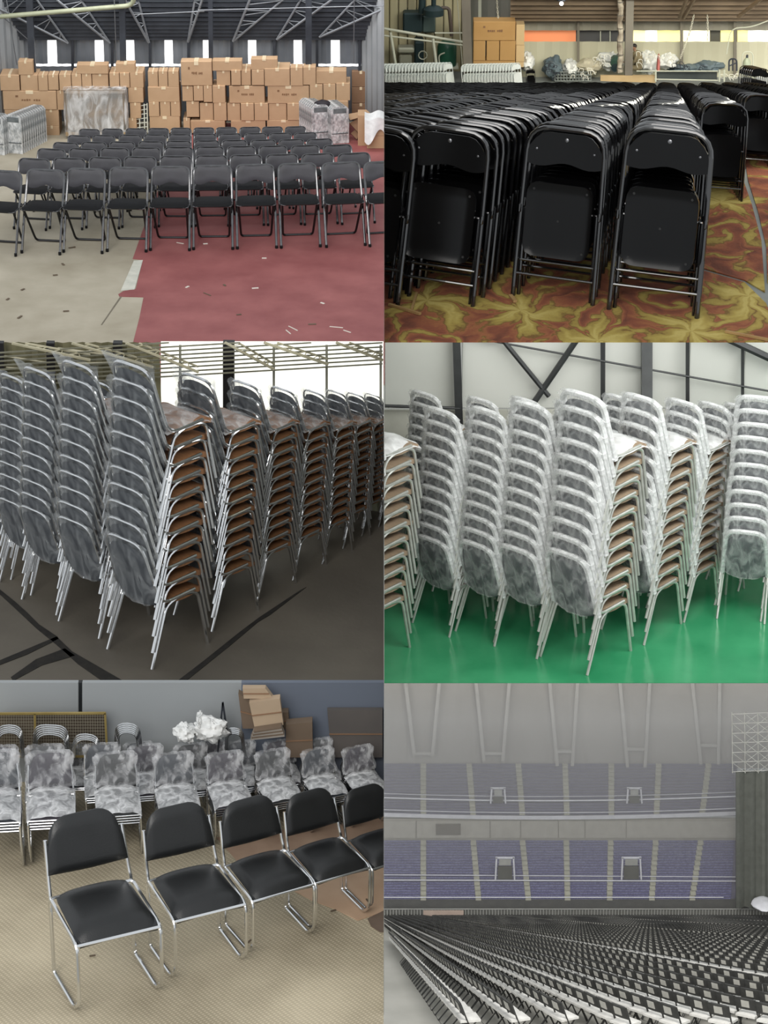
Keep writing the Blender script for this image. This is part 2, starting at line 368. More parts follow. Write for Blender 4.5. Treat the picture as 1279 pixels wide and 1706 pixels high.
carton(H1, (596, 192, 611, 243), W1c + Vector((0, .12, 0)), .25, 'tall tan carton side standing beside the sheeted carton', tape=False)
sh = MB().shell(14, 10, lambda u, v: W1c + Vector(((u - .1) * .33 - .06, -.05 - .05 * math.sin(7 * u) * v - .03 * v, 0.39 - .02 * math.sin(9 * u) - v * (.22 + .07 * math.sin(6.3 * u + 1)))), lambda u, v: W1c + Vector(((u - .1) * .33 - .06, .2 * (1 - v) - .03, 0.42 - .02 * math.sin(9 * u) - v * (.21 + .07 * math.sin(6.3 * u + 1)))))
single('plastic_sheet', sh, pm('white_plastic_sheet', (.75, .76, .76), (.9, .9, .9), rough=.35, ns=12, bump=.5, bs=20), 'crumpled white plastic sheet hanging over an open carton', 'plastic sheet')
for i, (pts, dy) in enumerate([(((579, 190), (612, 184), (618, 190), (583, 200)), 0), (((582, 205), (600, 196), (612, 203), (598, 222)), .05), (((584, 222), (602, 208), (606, 214), (594, 232)), .1)]):
    Pq = H1.fl(590, 240) + Vector((0, dy, 0)); nn = Vector((0.1, -.8, .55)).normalized()
    single('cardboard_sheet', MB().prism([H1.pl(x, y, Pq, nn) for x, y in pts], nn, .012), CARTON_D if i else CARTON, ['flat cardboard sheet flopping off the bundle side', 'bent cardboard flap leaning below the flat sheet', 'lowest cardboard offcut leaning on the floor'][i], 'cardboard')
# wrapped pallet
PW = H1.fl(162, 232); A = H1.wl(109, 190, PW); B = H1.wl(214, 190, PW); T = H1.wl(160, 152, PW); Bo = H1.wl(160, 228, PW)
w = (B - A).length; h = (T - Bo).length
def wrapf(k):
    def f(u, v):
        a = 2 * math.pi * u; x = math.copysign(abs(math.cos(a)) ** .35, math.cos(a)) * (w / 2 + k); y = math.copysign(abs(math.sin(a)) ** .35, math.sin(a)) * (.2 + k)
        return Vector((x * (1 - .05 * abs(v - .5)), y + .2, h * v + k * (1 if v > .5 else 0)))
    return f
film = MB().sheet(40, 10, wrapf(.012)); top = MB().sheet(8, 6, lambda u, v: Vector(((u - .5) * w, v * .4, h + .015 + .02 * math.sin(9 * u) * math.sin(7 * v))))
m_load = pm('packed_goods', srgb(150, 132, 112), srgb(116, 112, 106), rough=.7, ns=5)
spawn('wrapped_pallet', [('load', MB().box((0, .2, h * .55), (w * .96, .38, h * .86), .02).mesh('load', m_load, False)), ('film', film.mesh('film', FILM)), ('top_sheet', top.mesh('top_sheet', FILM)),
     ('pallet', MB().box((0, .2, .03), (w * .97, .38, .05), .004).mesh('pallet', pm('pallet_wood', srgb(150, 128, 98), srgb(170, 146, 112), rough=.8), False))],
     H1.mat(Bo), 'bulky pallet load wrapped in shiny stretch film before the cartons', 'pallet load')
# film-wrapped folded chairs
m_silver = pm('crinkled_film', (.34, .36, .37), (.80, .81, .82), rough=.24, ns=16, stretch=(1, 1, .5), bump=.9, bs=34, metal=.25)
def slab(u, v, s, W=.44, Hh=.92):
    x = (2 * u - 1); top = Hh - .09 * max(0, abs(x) - .45) ** 2 / .3
    return (x * W / 2, s * (.022 + .008 * math.sin(9 * v + 3 * u)) , top * v)
WRAP = [('film', MB().shell(10, 12, lambda u, v: slab(u, v, -1), lambda u, v: slab(u, v, 1)).mesh('wrapped_chair_film', m_silver)),
        ('backrest', MB().box((0, -.027, .8), (.32, .012, .12), .01).mesh('wrapped_back', pm('back_through_film', srgb(88, 94, 96), srgb(120, 126, 128), rough=.3))),
        ('cross_band', MB().box((0, -.026, .25), (.4, .014, .02), .004).mesh('wrapped_band', pm('dark_band', srgb(70, 74, 76), srgb(96, 100, 102), rough=.3)))]
for k in range(12):
    P = H1.fl(24 + k * 3.7, 255 - k * 1.9); spawn('wrapped_chair', WRAP, H1.mat(P, R(-16), H1.sc(P, 72 - k * .5)), 'film-wrapped folded chair in the bundle by the long printed carton, %s from its front' % nth(k), 'folded chair', 'film-wrapped folded chairs')
for k in range(4):
    P = H1.fl(-6 + k * 3.2, 257 - k * 1.5); spawn('wrapped_chair', WRAP, H1.mat(P, R(-16), H1.sc(P, 72)), 'film-wrapped folded chair at the outer edge of the bundle, %s from its front' % nth(k), 'folded chair', 'film-wrapped folded chairs')
for k in range(7):
    P = H1.fl(566 - k * 2.2, 239 - k * 1.6); spawn('wrapped_chair', WRAP, H1.mat(P, R(14), H1.sc(P, 70)), 'film-wrapped folded chair near the cardboard sheets, %s from its front' % nth(k), 'folded chair', 'film-wrapped folded chairs')
for k in range(9):
    P = H1.fl(534 - k * 2.9, 237 - k * 1.7); spawn('wrapped_chair', WRAP, H1.mat(P, R(14), H1.sc(P, 70)), 'film-wrapped folded chair beneath the black bag, %s from its front' % nth(k), 'folded chair', 'film-wrapped folded chairs')
Pb = H1.wl(537, 173, H1.fl(536, 234)); single('bag', MB().blob((0, 0, 0), (.105, .07, .05), 14, 3, .12), pm('black_bag_cloth', srgb(24, 20, 26), srgb(36, 30, 38), rough=.7), 'small black bag lying on top of the wrapped chairs', 'bag', M=Matrix.Translation(Pb))
# white slatted frame
fr = H1.fl(234, 224); fp = []
def fpx(x, y): return H1.wl(x, y, fr)
for x0, y0, x1, y1, nm in ((225, 176, 226, 222, 'upright'), (245, 172, 246, 221, 'upright'), (232, 175, 233, 221, 'upright'), (240, 173, 241, 221, 'upright')):
    fp.append((nm, MB().tube([fpx(x0, y0), fpx(x1, y1)], .008, 6).mesh('frame_upright', pm('white_frame_paint', srgb(214, 218, 204), srgb(226, 228, 216), rough=.5))))
for k in range(7):
    fp.append(('slat', MB().tube([fpx(225, 178 + k * 7), fpx(246, 174 + k * 7.4)], .005, 6).mesh('frame_slat', MATS['white_frame_paint'])))
spawn('rack_frame', fp, Matrix.Identity(4), 'narrow white rack frame leaning on the cartons beside the pallet', 'frame')
# ---- shell of the hall
WB = H1.fl(320, 202)
def corr(pa, pb, za, zb, amp=.02, period=.11):          # corrugated sheet between two uprights
    n = max(4, int((pb - pa).length / period) * 2); d = (pb - pa); nrm = Vector((d.y, -d.x, 0)).normalized(); m = MB()
    return m.sheet(n, 1, lambda u, v: pa + d * u + nrm * (amp if int(round(u * n)) % 2 else 0) + Vector((0, 0, (za if v == 0 else zb) - pa.z)))
m_cladd = pm('grey_blue_cladding', srgb(116, 122, 130), srgb(140, 146, 154), rough=.42, metal=.35, ns=1.4, world=True)
m_cladl = pm('pale_cladding', srgb(150, 154, 158), srgb(170, 174, 178), rough=.5, metal=.2, ns=1.4, world=True)
m_glow = pm('daylight_pane', (1, 1, 1), emit=1.6)
m_dark = pm('dark_steel', srgb(52, 55, 62), srgb(62, 66, 74), rough=.5, metal=.3, ns=5)
wins = [(79, 74, 95, 113), (158, 71, 173, 108), (209, 70, 224, 107), (274, 69, 288, 111), (338, 68, 348, 101), (413, 66, 427, 104), (489, 64, 503, 103), (551, 62, 566, 100)]
zt = H1.wl(320, 66, WB).z; zl = H1.wl(320, 106, WB).z; zs = H1.wl(320, 110, WB).z
wb = struct('wall_back', MB().beam(H1.wl(-90, 190, WB) + Vector((0, .06, 0)), H1.wl(700, 190, WB) + Vector((0, .06, 0)), .03, .1), m_dark)
xs = [-60] + [v for w_ in wins for v in (w_[0], w_[2])] + [602]
for i in range(0, len(xs), 2):
    a = H1.wl(xs[i], 90, WB); b = H1.wl(xs[i + 1], 90, WB); struct('wall_panel', corr(a, b, zl, zt + .15), m_cladd, wb)
a = H1.wl(-60, 90, WB); b = H1.wl(602, 90, WB); struct('wall_panel', corr(a, b, H1.z - .02, zs, amp=.01), m_cladd, wb)
for i, (x0, y0, x1, y1) in enumerate(wins):
    o = struct('window_%d' % (i + 1), MB().prism([H1.wl(x0, 66, WB), H1.wl(x0, 106, WB), H1.wl(x1, 106, WB), H1.wl(x1, 66, WB)], (0, -1, 0), .01), m_glow)
o = struct('window_9', MB().prism([H1.wl(-60, 105.5, WB), H1.wl(-60, 110.5, WB), H1.wl(602, 110.5, WB), H1.wl(602, 105.5, WB)], (0, -1, 0), .01), m_glow)
sr = struct('wall_right', corr(H1.wl(600, 90, WB), H1.wl(600, 90, WB) + Vector((1.2, -1.6, 0)), H1.z, zt + 1.2, .015), m_cladl)
sl = struct('wall_left', corr(H1.wl(44, 90, WB) + Vector((-1.2, -1.6, 0)), H1.wl(44, 90, WB), H1.z, zt + 1.2, .015), m_cladl)
def post(room, x0, y0, x1, y1, P, wpx, mat, name='column', dy=0.0):
    Q = P + Vector((0, dy, 0)); a = room.wl(x0, y0, Q); b = room.wl(x1, y1, Q); w_ = wpx * depth(a) / F
    return struct(name, MB().beam(a, b, w_, w_, (0, 1, 0)), mat)
WC = H1.fl(320, 232)
for x0, x1, wp, yb in ((46, 60, 11, 232), (202, 208, 10, 232), (350, 352, 7.5, 215), (514, 514, 10.5, 226)): post(H1, x0, -60, x1, yb, WB, wp, m_dark, dy=-.46)
for x in (121, 187, 250, 314, 386, 457, 528, 599): post(H1, x, 64, x, 200, WB, 4.5, m_dark, dy=-.05)
# pitched roof falling to the back wall, with purlins and trusses
RS = R(68); RN = Vector((0, -math.sin(RS), -math.cos(RS))); RP = H1.wl(320, 66, WB)
m_roof = pm('roof_sheet', srgb(112, 118, 128), srgb(150, 156, 166), rough=.35, metal=.3, ns=1.2, stretch=(1, .3, 1), world=True)
roof = struct('ceiling', MB().prism([H1.pl(x, y, RP, RN) for x, y in ((-90, 68), (740, 68), (740, -140), (-90, -140))], RN, .03), m_roof)
for y in (63, 57, 51, 45, 38.5, 31.5, 24, 16, 7.5, -2, -12):
    a = H1.pl(-60, y, RP + RN * .05, RN); b = H1.pl(700, y, RP + RN * .05, RN); struct('purlin', MB().beam(a, b, .035, .05), m_dark, roof)
for y in (60, 54, 48, 42, 35, 28, 20, 12, 3):
    a = H1.pl(-60, y, RP + RN * .012, RN); b = H1.pl(700, y, RP + RN * .012, RN); struct('roof_rib', MB().beam(a, b, .02, .02), pm('roof_rib_steel', srgb(150, 156, 166), srgb(170, 176, 186), rough=.35, metal=.6), roof)
m_trus = pm('truss_steel', srgb(120, 124, 130), srgb(142, 146, 152), rough=.5, metal=.3, ns=4)
tr = [((113, 72), (-10, 10), (40, -30)), ((183, 72), (95, 0), (128, -10)), ((248, 71), (205, -5), (228, -8)), ((313, 70), (340, -10), (326, -10)), ((388, 69), (420, -10), (485, -12)), ((461, 66), (552, 0), (508, -12)), ((532, 62), (650, 10), (602, -12))]
for i, (p, a, b) in enumerate(tr):
    Q = RP + RN * .14; A = H1.pl(*p, Q, RN); Bq = H1.pl(*a, Q, RN); Cq = H1.pl(*b, RP + RN * .05, RN)
    parts = [('chord', MB().tube([A, Bq], .016, 6).mesh('truss_chord', m_trus)), ('chord', MB().tube([A, Cq], .014, 6).mesh('truss_chord', m_trus))]
    for k in range(1, 9):
        t = k / 9; parts.append(('web', MB().tube([A.lerp(Bq, t), A.lerp(Cq, min(1, t + (.06 if k % 2 else -.04)))], .006, 5).mesh('truss_web', m_trus)))
    spawn('roof_truss', parts, Matrix.Identity(4), 'slim steel roof truss under the dark roof, %s from the olive pipe end' % nth(i), 'truss', 'steel roof trusses')
Q = RP + RN * .3
single('pipe', MB().tube(fillet([H1.pl(-40, 31, Q, RN), H1.pl(222, 9, Q, RN), H1.pl(224, -14, Q, RN)], .1), .03, 10), pm('olive_pipe', srgb(150, 154, 128), srgb(166, 170, 144), rough=.5), 'pale olive overhead pipe crossing below the roof', 'pipe')
for i, (a, b) in enumerate((((330, 17), (660, 9)), ((222, 24), (340, 19)), ((-10, 15), (60, 78)), ((10, -5), (28, 108)), ((190, -5), (194, 100)), ((590, -30), (589, 105)))):
    single('hanging_rod', MB().tube([H1.pl(*a, Q, RN), H1.pl(*b, Q if i < 3 else Q, RN)], .006, 5), m_trus, ['long thin pale rod crossing under the roof', 'short pale rod beside the olive pipe', 'slanting brace rod by the first thick column', 'thin hanging wire near the first thick column', 'thin hanging wire by the second column', 'thin hanging wire in front of the pale side wall'][i], 'rod')
# litter on the floor
m_lit = pm('scrap_white', srgb(220, 214, 204), srgb(230, 226, 216), rough=.8); m_litd = pm('scrap_dark', srgb(96, 84, 70), srgb(110, 96, 80), rough=.9)
for i, (x, y, l, a, mt) in enumerate([(425, 480, .07, .2, 0), (374, 475, .05, 2, 1), (300, 405, .09, 2.7, 0), (312, 478, .05, 1, 0), (537, 505, .05, 2.4, 0), (520, 540, .08, .1, 1), (488, 547, .16, 2.2, 0), (480, 553, .12, 2.0, 0), (560, 545, .14, 2.9, 0), (578, 552, .1, 2.4, 0), (342, 406, .05, .2, 0), (398, 524, .05, .3, 1), (120, 412, .08, .5, 1), (105, 440, .06, 2, 1), (92, 458, .05, .3, 1), (38, 482, .05, 1, 1), (110, 518, .06, .2, 1), (33, 528, .08, 1.2, 1), (13, 498, .05, 1.2, 1), (345, 490, .12, 2.3, 1), (440, 430, .05, 0, 0)]):
    P = H1.fl(x, y, .008); d = Vector((math.cos(a), math.sin(a), 0))
    single('litter_scrap', MB().beam(P - d * l / 2, P + d * l / 2, .022 if l < .09 else .01, .006), m_litd if mt else m_lit, '%s scrap of litter on the %s, %s of the loose scraps' % ('dark' if mt else 'pale', 'concrete' if x < 225 else 'red paint', nth(i)), 'litter', 'litter scraps on the open floor')

_q = H1.pl(320, -90, RP + RN * .5, RN)
area_lamp('hall_fill_light', (-2.2, _q.y + .2, _q.z), (-2.2, WB.y, H1.z + .5), 4.2, 46, (1, .99, .97), .5)  # added unseen area light, brightens the cartons and back wall
# ================================================================== HALL 2: dense columns of folded black metal chairs on patterned carpet
H2 = Room(1085, 525, 322)
def carpet_material():
    m = bpy.data.materials.new('scroll_carpet'); m.use_nodes = True; nt = m.node_tree; p = nt.nodes['Principled BSDF']; L = nt.links.new
    def mth(op, a, b=None, c=None):
        n = nd(nt, 'ShaderNodeMath', operation=op)
        for i, x in enumerate((a, b, c)):
            if x is None: continue
            if isinstance(x, (int, float)): n.inputs[i].default_value = x
            else: L(x, n.inputs[i])
        return n.outputs[0]
    g = nd(nt, 'ShaderNodeNewGeometry'); mp = nd(nt, 'ShaderNodeMapping'); L(g.outputs['Position'], mp.inputs[0]); mp.inputs['Scale'].default_value = (1, .72, 0)
    n0 = nd(nt, 'ShaderNodeTexNoise', i_Scale=2.6, i_Detail=3.0); L(mp.outputs[0], n0.inputs['Vector'])
    ad = nd(nt, 'ShaderNodeVectorMath', operation='MULTIPLY_ADD'); L(n0.outputs['Color'], ad.inputs[0]); ad.inputs[1].default_value = (.42, .42, 0); L(mp.outputs[0], ad.inputs[2])
    def motif(scale, off):
        mo = nd(nt, 'ShaderNodeVectorMath', operation='ADD'); L(ad.outputs[0], mo.inputs[0]); mo.inputs[1].default_value = off
        v = nd(nt, 'ShaderNodeTexVoronoi', i_Scale=scale); v.voronoi_dimensions = '2D'; L(mo.outputs[0], v.inputs['Vector'])
        sb = nd(nt, 'ShaderNodeVectorMath', operation='SUBTRACT'); L(mo.outputs[0], sb.inputs[0]); L(v.outputs['Position'], sb.inputs[1])
        sx = nd(nt, 'ShaderNodeSeparateXYZ'); L(sb.outputs[0], sx.inputs[0]); an = mth('ARCTAN2', sx.outputs[1], sx.outputs[0])
        return v.outputs['Distance'], an
    d1_, a1_ = motif(2.1, (0, 0, 0)); d2_, a2_ = motif(1.7, (3.3, 1.7, 0))
    sp1 = mth('SINE', mth('MULTIPLY_ADD', d1_, 21.0, a1_)); w1 = mth('SUBTRACT', sp1, mth('MULTIPLY', d1_, 1.3))          # scrolls
    lf = mth('MULTIPLY', mth('SUBTRACT', mth('MULTIPLY_ADD', mth('COSINE', mth('MULTIPLY', a2_, 5.0)), .16, .34), d2_), 5.0)   # leaf rosettes
    mx = mth('MAXIMUM', w1, lf)
    vein = mth('MULTIPLY', mth('SINE', mth('MULTIPLY', a2_, 21.0)), .25)
    fr = nd(nt, 'ShaderNodeTexNoise', i_Scale=55.0, i_Detail=4.0); L(mp.outputs[0], fr.inputs['Vector'])
    big = nd(nt, 'ShaderNodeTexNoise', i_Scale=2.4, i_Detail=3.0); L(mp.outputs[0], big.inputs['Vector'])
    val = mth('ADD', mth('ADD', mx, vein), mth('MULTIPLY_ADD', fr.outputs['Fac'], .7, -.35))
    val = mth('ADD', val, mth('MULTIPLY_ADD', big.outputs['Fac'], 1.2, -.6))
    mr2 = nd(nt, 'ShaderNodeMapRange'); mr2.inputs['From Min'].default_value = -1.6; mr2.inputs['From Max'].default_value = 1.8; L(val, mr2.inputs[0])
    r = nd(nt, 'ShaderNodeValToRGB'); L(mr2.outputs[0], r.inputs[0]); e = r.color_ramp.elements
    e[0].position = 0; e[0].color = c4(srgb(104, 58, 42)); e[1].position = 1; e[1].color = c4(srgb(186, 168, 96))
    for pos, c in ((.3, (134, 76, 52)), (.47, (152, 96, 60)), (.53, (112, 84, 40)), (.6, (150, 128, 62)), (.76, (168, 148, 74))):
        q = e.new(pos); q.color = c4(srgb(*c))
    L(r.outputs[0], p.inputs['Base Color']); p.inputs['Roughness'].default_value = .95
    b = nd(nt, 'ShaderNodeBump', i_Strength=.5, i_Distance=.01); L(fr.outputs['Fac'], b.inputs['Height']); L(b.outputs[0], p.inputs['Normal'])
    return m
m_carpet = carpet_material()
poly_floor('floor', H2, [(600, 569), (1750, 569), (1750, 20), (600, 20)], pm('grey_slab', srgb(120, 124, 120), srgb(146, 150, 146), rough=.8, ns=2, world=True), t=.004, clip=-1)
carp = [[(600, 568.5), (1300, 568.5), (1276, 505), (1240, 470), (1170, 450), (1010, 430), (600, 440)], [(600, 439), (1010, 429), (1170, 446), (1240, 466), (1274, 486), (1268, 400), (1252, 340), (1238, 300), (1224, 270), (1190, 200), (900, 150), (600, 150)], [(1278, 470), (1750, 520), (1750, 200), (1230, 200), (1246, 300), (1262, 350), (1276, 410)]]
for i, c in enumerate(carp): poly_floor('carpet', H2, c, m_carpet, h=.008, t=.007, clip=-1, label=['carpet strip along the front', 'carpet piece under the chair columns', 'carpet piece beyond the bare slab'][i])
m_black = pm('black_enamel', srgb(8, 8, 9), srgb(11, 11, 12), rough=.2, spec=.25, ns=4)
m_btube = pm('black_gloss_tube', srgb(16, 16, 18), srgb(20, 20, 22), rough=.16, spec=.8, coat=1.0)
m_rivet = pm('rivet_steel', (.25, .25, .26), rough=.3, metal=1)
def folded_chair_parts(tube_m, plate_m, detail=True, W=.225):
    n = 8 if detail else 5; k = 5 if detail else 3
    def z2y(z): return .0
    P = [('frame', MB().tube(fillet([(-W - .005, 0, 0), (-W, 0, .5), (-W + .01, 0, .955), (W - .01, 0, .955), (W, 0, .5), (W + .005, 0, 0)], [0, .1, .13, .13, .1, 0], k), .0135, n).mesh('folded_frame', tube_m))]
    def bz(u): return .93 - .09 * max(0, abs(2 * u - 1) - .5) ** 2 / .25
    def bl(u): return .755 + .012 * math.cos((2 * u - 1) * math.pi * 1.5)
    def bp(u, v, s): return ((u - .5) * (2 * W - .03), -.004 + s * .006 + .016 * math.sin(math.pi * u), bl(u) + (bz(u) - bl(u)) * v)
    nb = (12, 4) if detail else (6, 2)
    riv = [('rivet', MB().lathe([(.012, 0), (.011, .004), (.004, .006)], 8, Matrix.Translation((x, -.004 + .012 * math.cos(x * 7), z)) @ Matrix.Rotation(R(90), 4, 'X')).mesh('rivet', m_rivet)) for x, z in ((0, .895), (-.165, .835), (.165, .835))] if detail else []
    P.append(('backrest', MB().shell(nb[0], nb[1], lambda u, v: bp(u, v, -1), lambda u, v: bp(u, v, 1)).mesh('folded_back', plate_m), None, riv))
    ns = 12 if detail else 4
    def sp(u, v, s):
        x = 2 * u - 1; y = 2 * v - 1; a = abs(x); b = abs(y)
        cx = x * (1 - .10 * max(0, b - .7) ** 2 / .09); cy = y * (1 - .07 * max(0, a - .7) ** 2 / .09)
        rim = .010 if max(a, b) > .93 else 0
        return (cx * (.188 - .012 * (1 - v) * 0), -.024 + s * .008 - (rim if s < 0 else 0), .455 + cy * .205)
    holes = [('hole', MB().lathe([(.007, 0), (.007, .003), (.004, .003)], 8, Matrix.Translation((x, -.032, z)) @ Matrix.Rotation(R(90), 4, 'X')).mesh('hole', pm('hole_black', (.005, .005, .005)))) for x, z in ((0, .455), (-.15, .62), (.15, .62), (-.15, .29), (.15, .29))] if detail else []
    P.append(('seat', MB().shell(ns, ns, lambda u, v: sp(u, v, -1), lambda u, v: sp(u, v, 1)).mesh('folded_seat', plate_m), None, holes))
    P.append(('rear_leg_frame', MB().tube(fillet([(-W + .02, .012, .50), (-W + .018, .03, .04), (-W + .018, .034, 0)], .02), .011, n).tube(fillet([(W - .02, .012, .50), (W - .018, .03, .04), (W - .018, .034, 0)], .02), .011, n).tube([(-W + .02, .02, .5), (W - .02, .02, .5)], .008, n).mesh('folded_rear', tube_m)))
    for z, y in ((.135, 0), (.21, .02)):
        P.append(('crossbar', MB().tube([(-W, y, z), (W, y, z)], .0085, n).mesh('crossbar', tube_m)))
    if detail:
        for s in (-1, 1): P.append(('hinge', MB().box((s * (W + .002), -.006, .5), (.016, .03, .05), .005).mesh('folded_hinge', tube_m)))
    return P
FCH = folded_chair_parts(m_btube, m_black, True); FCL = folded_chair_parts(m_btube, m_black, False)
XV, YV = 1110.0, 122.0
cols = {'C3': (1085, 1.0), 'C2': (908, .945), 'C1': (726 - 24, .955), 'C0': (565, .95), 'C4': (1272, .53), 'C5': (1478, .40), 'C6': (1690, .34), 'C7': (1900, .3)}
for k in range(1, 15): cols['L%d' % k] = (565 - 158 * k, .95)
cand = []
for cn, (x0, t0) in cols.items():
    n = 0
    while True:
        t = 1 / (1 / t0 + n * .0415)
        if t < .17: break
        px = XV + (x0 - XV) * t; py = YV + 403 * t; hw = 75 * t
        if px + hw > 640 and px - hw < 1285: cand.append((t, cn, n, px, py))
        n += 1
cand.sort(key=lambda c: -c[0])
colname = {'C3': 'the widest front column', 'C2': 'the column second to the open carpet', 'C1': 'the leaning third column', 'C0': 'the column by the party wall', 'C4': 'the set-back column by the carpet', 'C5': 'the farther set-back column', 'C6': 'the outer far column', 'C7': 'the outermost far column'}
kept = {}; stuff = MB(); lean = R(-9)
def chair2(t, cn, n, px, py, i):
    P = H2.fl(px, py); s = H2.sc(P, 322 * t); yaw = R(-20 + (1085 - px) / 450 * -4) if cn in ('C2', 'C3', 'C1', 'C0') or cn[0] == 'L' else R(-8)
    yaw = R(-17) if cn == 'C3' else R(-19) if cn == 'C2' else R(-13) if cn[0] == 'C' and cn in ('C1', 'C0') else R(-16) if cn[0] == 'L' else R(-12)
    rnd = random.Random(i * 13 + 5); yaw += R(rnd.uniform(-1.2, 1.2)); roll = {'C1': R(4), 'C0': R(5), 'C2': R(1), 'C3': R(1.5)}.get(cn, R(1))
    return H2.mat(P + Vector((rnd.uniform(-.01, .01), 0, 0)), yaw, s * rnd.uniform(.99, 1.01), lean, roll)
for i, (t, cn, n, px, py) in enumerate(cand):
    M = chair2(t, cn, n, px, py, i)
    if i < 300:
        where = colname.get(cn) or 'the inner column %s from the party wall' % nth(int(cn[1:]))
        spawn('folded_chair', FCH if t > .62 else FCL, M, 'folded black metal chair, %s in %s' % (nth(n), where), 'folded chair', 'folded black metal chairs in columns', clip=-1)
    else:
        stuff.q([M @ v.co for v in FCL[0][1].vertices], [tuple(p.vertices) for p in FCL[0][1].polygons])
        stuff.q([M @ v.co for v in FCL[1][1].vertices], [tuple(p.vertices) for p in FCL[1][1].polygons])
        stuff.q([M @ v.co for v in FCL[2][1].vertices], [tuple(p.vertices) for p in FCL[2][1].polygons])
me = clip_mesh(stuff.mesh('far_folded_chairs', m_black), Matrix.Identity(4), -1)
tag(put('folded_chair_mass', me), 'mass of far folded black chairs receding to the back wall', 'folded chairs', kind='stuff')
# ---- white folded chairs in two lines
m_white = pm('white_enamel', srgb(206, 214, 210), srgb(220, 226, 222), rough=.35, ns=4)
WCH = folded_chair_parts(m_white, m_white, False)
for k in range(23):
    x = 634 + k * 5.3; P = H2.fl(x, 158 - k * .12); spawn('white_folded_chair', WCH, H2.mat(P, R(50), H2.sc(P, 53), lean), 'white folded metal chair in the long line, %s from the party wall' % nth(k), 'folded chair', 'white folded metal chairs', clip=-1)
for k in range(18):
    x = 780 + k * 4.9; P = H2.fl(x, 156 - k * .1); spawn('white_folded_chair', WCH, H2.mat(P, R(46), H2.sc(P, 51), lean), 'white folded metal chair in the line below the cartons, %s in it' % nth(k), 'folded chair', 'white folded metal chairs', clip=-1)
P = H2.fl(884, 148); spawn('folded_chair', FCL, H2.mat(P, R(12), H2.sc(P, 34), lean), 'lone dark folded chair at the end of the white chairs', 'folded chair')
for k in range(7):
    P = H2.fl(1262 - k * 3.2, 178 - k * .8); spawn('folded_chair', FCL, H2.mat(P, R(-10), H2.sc(P, 66), lean), 'folded black chair in the taller far cluster by the gas bottle, %s in it' % nth(k), 'folded chair', 'taller far cluster of folded chairs')
# ---- carton pile
WP = H2.fl(830, 146)
m_c2 = pm('warm_cardboard', srgb(172, 134, 84), srgb(188, 150, 98), rough=.85, ns=3, spec=.2)
for i, (r, d) in enumerate([((788, 36, 858, 68), .55), ((788, 68.5, 808, 101), .55), ((810, 68.5, 831, 101), .55), ((832, 68.5, 858, 101), .55), ((788, 101.5, 858, 111), .55)]):
    carton(H2, r, WP, .12, ['large printed carton on top of the pile by the pillar', 'narrow carton at the pillar side of the carton pile', 'narrow middle carton of the carton pile', 'wider carton at the open side of the carton pile', 'flat carton at the bottom of the pile'][i], mat=m_c2, mark='print' if i == 0 else None, group='carton pile by the pillar', tape=False)
for i, (r) in enumerate([(859, 41, 873, 75), (859, 75.5, 873, 103), (859, 103.5, 872, 112)]):
    carton(H2, r, WP + Vector((0, .03, 0)), .1, ['upper side carton at the end of the carton pile', 'middle side carton at the end of the carton pile', 'low side carton at the end of the carton pile'][i], mat=pm('pale_cardboard', srgb(196, 168, 122), srgb(206, 180, 136), rough=.85), group='carton pile by the pillar', tape=False)
# low board on the far chairs, barriers
PB = H2.fl(1040, 152)
def pxs(x, y, P=None): return H2.wl(x, y, P or PB)
single('board', MB().prism([pxs(1000, 126), pxs(1000, 135), pxs(1092, 138), pxs(1094, 126)], (0, -1, 0), .02), pm('tan_board', srgb(176, 150, 108), srgb(190, 164, 122), rough=.8), 'long tan board lying behind the far chair columns', 'board')
PM = H2.fl(900, 140); mp = []
for k in range(13): mp.append(('wire', MB().tube([pxs(924 + k * 5, 119, PM), pxs(924 + k * 5, 135, PM)], .004, 4).mesh('mesh_wire', pm('mesh_steel', srgb(150, 156, 150), srgb(166, 170, 164), rough=.4, metal=.5))))
for k in range(4): mp.append(('wire', MB().tube([pxs(924, 120 + k * 5, PM), pxs(984, 120 + k * 5, PM)], .004, 4).mesh('mesh_wire', MATS['mesh_steel'])))
spawn('wire_basket', mp, Matrix.Identity(4), 'wire mesh crate side holding dark parts behind the chairs', 'crate')
# ---- pump machinery on the party-wall side
PK = H2.fl(700, 132); m_green = pm('green_paint', srgb(28, 74, 58), srgb(38, 92, 70), rough=.35, ns=3); m_teal = pm('dark_teal_paint', srgb(26, 44, 48), srgb(36, 58, 60), rough=.5, ns=3)
m_railp = pm('pale_rail_paint', srgb(176, 178, 160), srgb(196, 198, 180), rough=.5, ns=5)
def k2(x, y, dy=0.0): return H2.wl(x, y, PK + Vector((0, dy, 0)))
mpp = depth(PK) / F
c = k2(744, 109); T_ = Matrix.Translation(c)
spawn('gas_tank', [('body', MB().lathe([(15 * mpp, 0), (16 * mpp, 2 * mpp), (16 * mpp, 32 * mpp), (14 * mpp, 38 * mpp), (8 * mpp, 42 * mpp), (2 * mpp, 43 * mpp)], 18).mesh('tank_body', m_green)), ('pipe', MB().tube(fillet([(-12 * mpp, -16 * mpp, 3 * mpp), (-14 * mpp, -17 * mpp, 22 * mpp), (-4 * mpp, -17 * mpp, 26 * mpp)], .05), 1.2 * mpp, 6).mesh('tank_pipe', m_railp)), ('plinth', MB().box((0, 0, -1 * mpp), (38 * mpp, 30 * mpp, 2.5 * mpp)).mesh('tank_plinth', m_railp, False))], T_, 'round green pressure tank with a pale bent pipe', 'tank')
def bx2(x0, y0, x1, y1, dy, dep):
    a = k2(x0, y1, dy); b = k2(x1, y0, dy); return MB().box(((a.x + b.x) / 2, a.y + dep / 2, (a.z + b.z) / 2), (abs(b.x - a.x), dep, abs(b.z - a.z)), .01)
